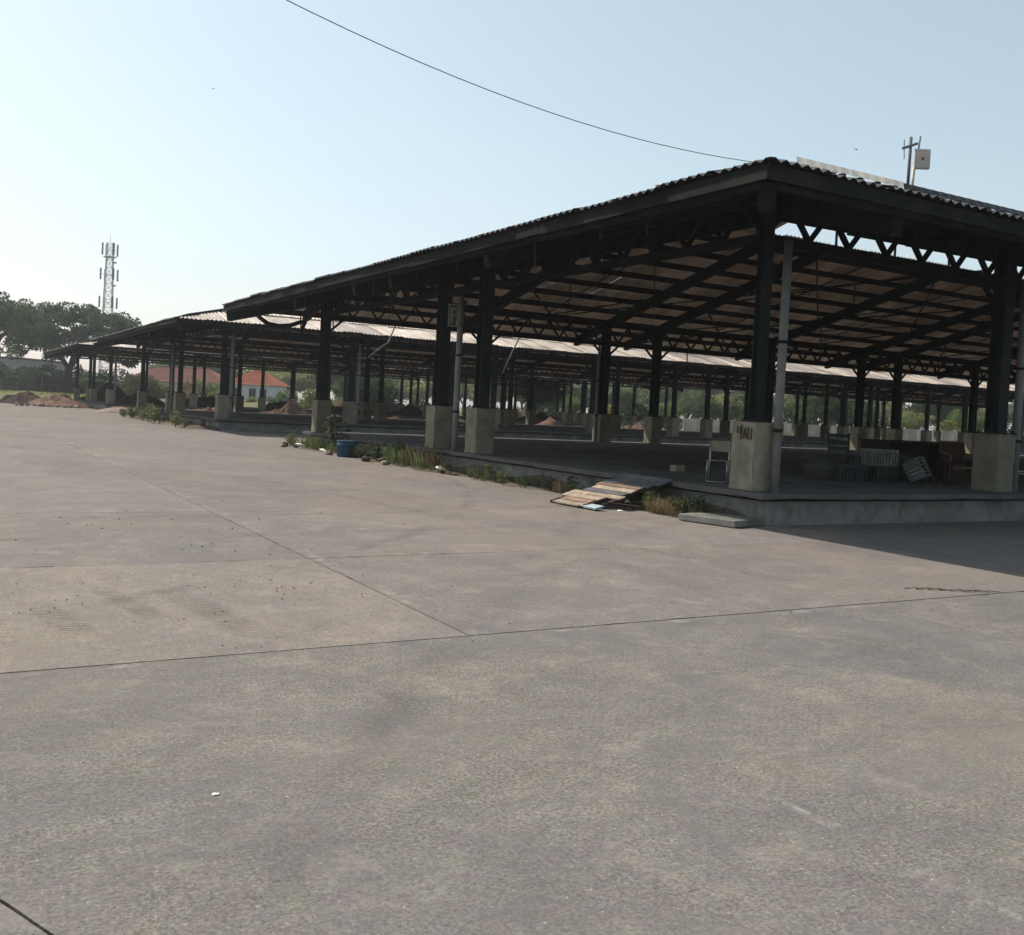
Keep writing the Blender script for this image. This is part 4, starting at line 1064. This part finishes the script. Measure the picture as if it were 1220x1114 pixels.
for i, (X, Z, h) in enumerate(((-62.5, 126, 4.6), (-61, 128, 4.2), (-64.5, 129, 4.8), (-54.5, 128, 3.2), (-52.5, 130, 3.0), (-56.5, 131, 3.4))):
    q = cam_xy(X, Z); banana(q[0], q[1], .6, h, LBN, i)
# shrubs and tree line, a few shared meshes
VAR = {}
for key, (sd_, h, rad, lm, nl, ls) in {'a': (31, 6.5, 3.4, 'leaf_mid', 3600, .5), 'b': (32, 7.5, 3.9, 'leaf_haze', 3600, .55), 'c': (33, 5.5, 3.2, 'leaf_yellow', 3200, .45), 'd': (34, 8, 4.2, 'leaf_dark', 3600, .55)}.items():
    a_, b_ = crown_tree(sd_, h, rad, lm, 'round', nl, ls, .2); VAR[key] = (a_.mesh('trunk', (0, 0, 0), 'bark'), b_.mesh('crown', (0, 0, 0), lm))
KL = {'a': 'mid green bushy tree in the tree line behind the sheds', 'b': 'pale hazy green tree in the tree line behind the sheds', 'c': 'yellowish green tree in the tree line behind the sheds', 'd': 'dark green tree in the tree line behind the sheds'}
r2 = random.Random(9)
for (Z, X0, X1, stp, smin, smax) in ((205, -70, 150, 5.2, 1.15, 1.7), (160, -2, 110, 6.0, .75, 1.2)):
    X = X0
    while X < X1:
        Zj = Z + r2.uniform(-9, 9); q = cam_xy(X, Zj); k = r2.choice('aabbccd'); s = r2.uniform(smin, smax)
        place_tree('tree', VAR[k], (q[0], q[1], -.1), KL[k].replace('tree line behind the sheds', 'tree line beyond the red roofed houses' if X < -25 else 'tree line behind the low pale wall' if X < 26 else 'nearer tree row beyond the white panel fence' if Z < 180 else 'far tree row beyond the white panel fence'), 'tree', 'tree line behind the sheds', s, r2.uniform(0, 6), s * r2.uniform(.8, 1.1)); X += r2.uniform(.6, 1.3) * stp
def shrub_mesh(seed, h, rad, lm, nl, ls):
    r = random.Random(seed); lf = MB(); st = MB()
    for i in range(7):
        a = r.uniform(0, 6.28); top = Vector((math.cos(a) * rad * .6, math.sin(a) * rad * .6, h * .7)); st.tube([(0, 0, -.1), top * .5, top], [.05, .035, .015], 5)
    for c in range(24):
        a = r.uniform(0, 6.28); q = math.sqrt(r.random()); p = Vector((math.cos(a) * rad * q * .8, math.sin(a) * rad * q * .8, h * r.uniform(.15, .95 - .35 * q * q)))
        s = rad * r.uniform(.2, .36)
        for _ in range(nl // 24):
            d = Vector((r.gauss(0, 1), r.gauss(0, 1), r.gauss(0, 1))).normalized()
            leaf_quad(lf, p + d * s * r.random() ** .4, d + Vector((0, 0, .3)), ls * r.uniform(.6, 1.3), ls * .55, r, .2)
    return st.mesh('stem', (0, 0, 0), 'bark'), lf.mesh('foliage', (0, 0, 0), lm)
SHR = [shrub_mesh(41, 3.2, 1.9, 'leaf_yellow', 2200, .3), shrub_mesh(42, 3.6, 2.1, 'leaf_mid', 2200, .3), shrub_mesh(43, 2.6, 1.8, 'leaf_dry', 1800, .28), shrub_mesh(44, 3.4, 2.0, 'leaf_dark', 2200, .3)]
SL = ['yellowish shrub growing on waste ground beyond the farthest shed', 'fresh green shrub growing on waste ground beyond the farthest shed', 'dry brown shrub growing on waste ground beyond the farthest shed', 'dark green shrub growing on waste ground beyond the farthest shed']
def shrub(k, X, Z, s):
    q = cam_xy(X, Z); lb = SL[k].replace('growing on waste ground beyond the farthest shed', 'growing under the spreading tree' if X < -50 else 'growing in front of the red roofed houses' if X < -30 else 'growing behind the soil heaps' if X < 24 else 'growing behind the white panel fence'); t = thing('shrub', lb, 'shrub', (q[0], q[1], 0), 'shrubs beyond the sheds')
    e = (0, 0, r2.uniform(0, 6)); inst('stem', SHR[k][0], (q[0], q[1], 0), t, e, (s,) * 3); inst('foliage', SHR[k][1], (q[0], q[1], 0), t, e, (s,) * 3)
for (k, X, Z, s) in ((3, -61, 134, 1.1), (1, -58.5, 133, 1.0), (3, -55.5, 134, 1.2), (1, -66.5, 132, 1.0), (3, -63.8, 136, 1.3), (1, -51, 133, 1.1), (3, -72, 138, 1.3), (3, -66, 140, 1.3), (3, -62.5, 141, 1.4), (1, -59.5, 139, 1.2), (3, -56, 140, 1.3), (1, -53, 138, 1.1), (3, -69, 142, 1.2), (0, -48, 128, 1.3), (2, -51, 132, 1.1), (0, -45, 126, 1.1), (2, -42, 130, 1.25), (1, -39.5, 128, 1.0), (0, -37.5, 124, .7), (2, -40, 122, .8), (0, -33.4, 126, .55), (1, -31, 128, .5), (1, -28, 124, .8), (0, -26, 130, 1.0), (2, -22, 126, .7), (1, -24, 140, 1.3), (3, -17.5, 122, 1.25), (3, -16, 124, 1.3), (1, -12, 128, .8), (0, -8, 126, .7), (1, -4, 130, 1.0), (2, 0, 128, .8), (3, 4, 132, 1.3), (1, 8, 128, 1.1), (0, 12, 130, 1.), (3, 15, 127, 1.3), (1, 21, 132, 1.1)): shrub(k, X, Z, s)
X = 26
while X < 80: shrub(r2.choice((0, 1, 1, 3)), X, 126 + r2.uniform(-4, 8), r2.uniform(.9, 1.5)); X += r2.uniform(2.4, 4.5)
# a bare leaning tree and dark trees standing close behind the middle of the row
for (X, Z, k, s, lab) in ((2.5, 118, 'd', .75, 'dark leafy tree close behind the farthest shed'), (38.5, 122, 'd', .7, 'dark leafy tree beside the white panel fence'), (-19, 119, 'd', .55, 'rounded dark tree growing behind the soil heaps')):
    q = cam_xy(X, Z); place_tree('tree', VAR[k], (q[0], q[1], -.05), lab, 'tree', None, s, X)
# grass on the waste ground
gb = MB(); r3 = random.Random(3)
for _ in range(9000):
    Z = r3.uniform(103, 150); X = r3.uniform(-.53, .05) * Z; q = cam_xy(X, Z)
    zb = .5 if X < -.4 * Z else -.05
    leaf_quad(gb, Vector((q[0], q[1], zb)), Vector((r3.uniform(-.4, .4), r3.uniform(-.4, .4), 1)), r3.uniform(.2, .6), r3.uniform(.05, .14), r3, .2)
o = link('waste_grass', gb.mesh('waste_grass', (0, 0, 0), 'leaf_yellow')); o['kind'] = 'stuff'

# ------------------------------------------------------------------ far walls and buildings
def world_from(Xc, Zc, a=0):
    """matrix at a ground point, x to the right of the view, y away"""
    q = cam_xy(Xc, Zc); return Matrix.Translation((q[0], q[1], 0)) @ Matrix.Rotation(-HEAD + R(a), 4, 'Z')
# white panel fence at the right
mt = world_from(20, 116, 2)
fn = thing('panel_fence', 'long white concrete panel fence with slim posts behind the sheds', 'fence', mt.translation)
for i in range(34):
    x = i * 2.02; top = 1.6 + rng.uniform(-.05, .06)
    for k in range(4):
        part('panel', MB().box((x + .08 + k * .47, -.03, -.05), (x + .08 + k * .47 + .45, .03, top + rng.uniform(-.03, .03)), mt), 'wall_white', fn)
    part('post', MB().box((x - .07, -.08, -.05), (x + .07, .08, 1.78), mt), 'wall_white', fn)
# pale low wall pieces seen between the columns at the middle
mt = world_from(-6, 150, 0)
wl = thing('low_wall', 'long low pale wall standing in front of the tree line', 'wall', mt.translation)
part('wall_body', MB().box((0, 0, -.05), (32, .2, 1.3), mt), 'wall_white', wl); part('coping', MB().box((-.05, -.05, 1.3), (32.05, .25, 1.38), mt), 'wall_grey', wl)
# dark verge wall at the left
mt = world_from(-85, 135, -3)
wl = thing('boundary_wall', 'low dark boundary wall along the grass verge', 'wall', mt.translation)
part('wall_body', MB().box((0, 0, .3), (26, .25, 1.75), mt), 'wall_dark', wl); part('coping', MB().box((-.05, -.06, 1.75), (26.05, .31, 1.85), mt), 'wall_grey', wl)
# grey warehouse with a sloping awning at the left
mt = world_from(-92, 158, -4)
bd = thing('warehouse', 'grey flat roofed warehouse behind the boundary wall', 'building', mt.translation)
part('wall', MB().box((0, 0, 0), (13.5, 14, 5.6), mt), 'wall_grey', bd); part('parapet', MB().box((-.15, -.15, 5.6), (13.65, 14.15, 5.9), mt), 'wall_dark', bd)
for i in range(2):
    w = part('window', MB().box((1.5 + 5 * i, -.06, 3.6), (2.9 + 5 * i, .02, 4.8), mt), 'glass_dark', bd); part('frame', MB().box((1.4 + 5 * i, -.04, 3.5), (3.0 + 5 * i, .01, 3.598), mt), 'wall_white', w)
b = MB(); b.add([mt @ Vector(p) for p in ((-2, -.2, 4.6), (9, -.2, 4.6), (17, -9, 1.9), (-2, -9, 1.9), (-2, -.2, 4.5), (9, -.2, 4.5), (17, -9, 1.8), (-2, -9, 1.8))], [(0, 1, 2, 3), (7, 6, 5, 4), (0, 4, 5, 1), (1, 5, 6, 2), (2, 6, 7, 3), (3, 7, 4, 0)])
part('awning', b, 'awning_grey', bd)
# houses
def hip_house(X, Z, a, w, d, he, hr, wall, roof, label, wins, seed):
    mt = world_from(X, Z, a); t = thing('house', label, 'house', mt.translation)
    part('wall', MB().box((0, 0, 0), (w, d, he), mt), wall, t)
    ov = .6; b = MB(); r_ = d / 2
    vs = [(-ov, -ov, he), (w + ov, -ov, he), (w + ov, d + ov, he), (-ov, d + ov, he), (min(r_, w * .35), d / 2, hr), (w - min(r_, w * .35), d / 2, hr)]
    b.add([mt @ Vector(v) for v in vs], [(0, 1, 5, 4), (1, 2, 5), (2, 3, 4, 5), (3, 0, 4), (3, 2, 1, 0)])
    rf = part('roof', b, roof, t)
    n = 12
    for i in range(1, n):      # tile courses on the front slope
        f = i / n; xa = -ov + (min(r_, w * .35) + ov) * f; xb = w + ov - (min(r_, w * .35) + ov) * f; y = -ov + (d / 2 + ov) * f; z = he + (hr - he) * f
        part('tile_course', MB().bar(mt @ Vector((xa, y, z + .02)), mt @ Vector((xb, y, z + .02)), .12, .07), roof, rf)
    part('ridge', MB().tube([mt @ Vector((vs[4][0], d / 2, hr + .03)), mt @ Vector((vs[5][0], d / 2, hr + .03))], .14, 6), roof, rf)
    for (x0, z0, ww, hh) in wins:
        wn = part('window', MB().box((x0, -.05, z0), (x0 + ww, .02, z0 + hh), mt), 'glass_dark', t)
        part('frame', MB().box((x0 - .1, -.08, z0 - .12), (x0 + ww + .1, -.0505, z0 - .002), mt).box((x0 - .1, -.08, z0 + hh + .002), (x0 + ww + .1, -.0505, z0 + hh + .1), mt).box((x0 + ww / 2 - .03, -.075, z0), (x0 + ww / 2 + .03, -.0505, z0 + hh), mt), 'wall_white', wn)
    return t
hip_house(-46.2, 160, -8, 7.2, 7, 3.5, 5.7, 'wall_blue', 'roof_tile_red', 'pale blue house with bright red tiled hip roof', ((1.2, 1.3, 1.1, 1.5), (3.6, 1.3, 1.1, 1.5), (5.4, 1.3, 1.1, 1.5)), 1)
hip_house(-66, 168, -4, 17, 8, 3.4, 5.9, 'wall_white', 'roof_tile_brown', 'long house with dull brown red tiled roof behind shrubs', ((2, 1.2, 1.4, 1.3), (7, 1.2, 1.4, 1.3), (12, 1.2, 1.4, 1.3)), 2)
# lattice telecom tower
q = cam_xy(-82.6, 200)
tw = thing('telecom_tower', 'white lattice telecom tower with panel antennas beyond the spreading tree', 'tower', (q[0], q[1], 0))
def twp(i, z):
    hw = 1.75 - (1.75 - .75) * min(1, z / 29); a = .5 + i * math.pi / 2; return Vector((q[0] + hw * math.cos(a), q[1] + hw * math.sin(a), z))
TH = 31.0
for i in range(4): part('leg', MB().tube([twp(i, 0), twp(i, TH)], .1, 6), 'mast_white', tw)
z = 0; lev = 0
while z < TH - .5:
    z1 = min(TH, z + (2.0 if z < 18 else 1.6))
    for i in range(4):
        b = MB(); b.bar(twp(i, z), twp((i + 1) % 4, z1), .07, .07); b.bar(twp((i + 1) % 4, z), twp(i, z1), .07, .07); b.bar(twp(i, z1), twp((i + 1) % 4, z1), .08, .08); part('brace', b, 'mast_white', tw)
    z = z1
for (zc, hh, rr_, n) in ((29.6, 2.4, 1.55, 4), (24.6, 2.3, 1.75, 4), (19.0, 2.2, 1.8, 4)):
    for i in range(n):
        a = .3 + i * 6.283 / n; c = Vector((q[0] + rr_ * math.cos(a), q[1] + rr_ * math.sin(a), zc))
        mtb = Matrix.Translation(c) @ Matrix.Rotation(a, 4, 'Z')
        pa = part('panel_antenna', MB().box((-.1, -.2, -hh / 2), (.1, .2, hh / 2), mtb), 'antenna_grey', tw)
        part('arm', MB().bar(c, (q[0], q[1], zc), .06, .06), 'mast_white', pa)
part('platform', MB().lathe([(1.1, 28.0), (1.25, 28.05), (1.25, 28.2), (1.1, 28.25)], 12, (q[0], q[1], 0)), 'mast_white', tw)
part('lightning_rod', MB().tube([(q[0], q[1], TH), (q[0], q[1], TH + 2.3)], [.05, .02], 6), 'mast_white', tw)
for z_ in (22.2, 26.8): part('dish', MB().lathe([(.05, 0), (.3, .12), (.42, .3)], 12, (q[0] + .9, q[1] - .8, z_)), 'antenna_grey', tw)
# two birds high up
def bird(X, Z, z, label):
    q = cam_xy(X, Z); b = MB(); c = Vector((q[0], q[1], z)); rv = right0; fv = fwd0
    b.tube([c - fv * .12, c, c + fv * .13], [.015, .04, .01], 6)
    o = solo('bird', b, 'cable_black', label, 'bird', c, None, True)
    for s in (-1, 1):
        w = MB(); w.v = [tuple(c + fv * .06), tuple(c - fv * .05), tuple(c + rv * s * .2 + Vector((0, 0, .08)) - fv * .04), tuple(c + rv * s * .17 + Vector((0, 0, .09)) + fv * .04)]; w.f = [(0, 1, 2, 3)]
        wo_ = part('wing', w, 'cable_black', o)
bird(19.8, 60, 18.2, 'small dark bird flying above the shed roof antenna'); bird(-25.3, 80, 26, 'small dark bird flying high in the open sky alone')

# ------------------------------------------------------------------ thin haze over the whole place
hz = MB().box((-260, -60, -1.2), (330, 420, 40)); hm = bpy.data.materials.new('haze_air'); hm.use_nodes = True
ht = hm.node_tree; ht.nodes.clear(); ho = ht.nodes.new('ShaderNodeOutputMaterial'); hv = ht.nodes.new('ShaderNodeVolumePrincipled')
hv.inputs['Color'].default_value = (.9, .94, 1., 1); hv.inputs['Density'].default_value = .00045; hv.inputs['Anisotropy'].default_value = .2
ht.links.new(hv.outputs[0], ho.inputs['Volume'])
me = hz.mesh('haze'); me.materials.append(hm); o = link('haze', me); o['kind'] = 'stuff'
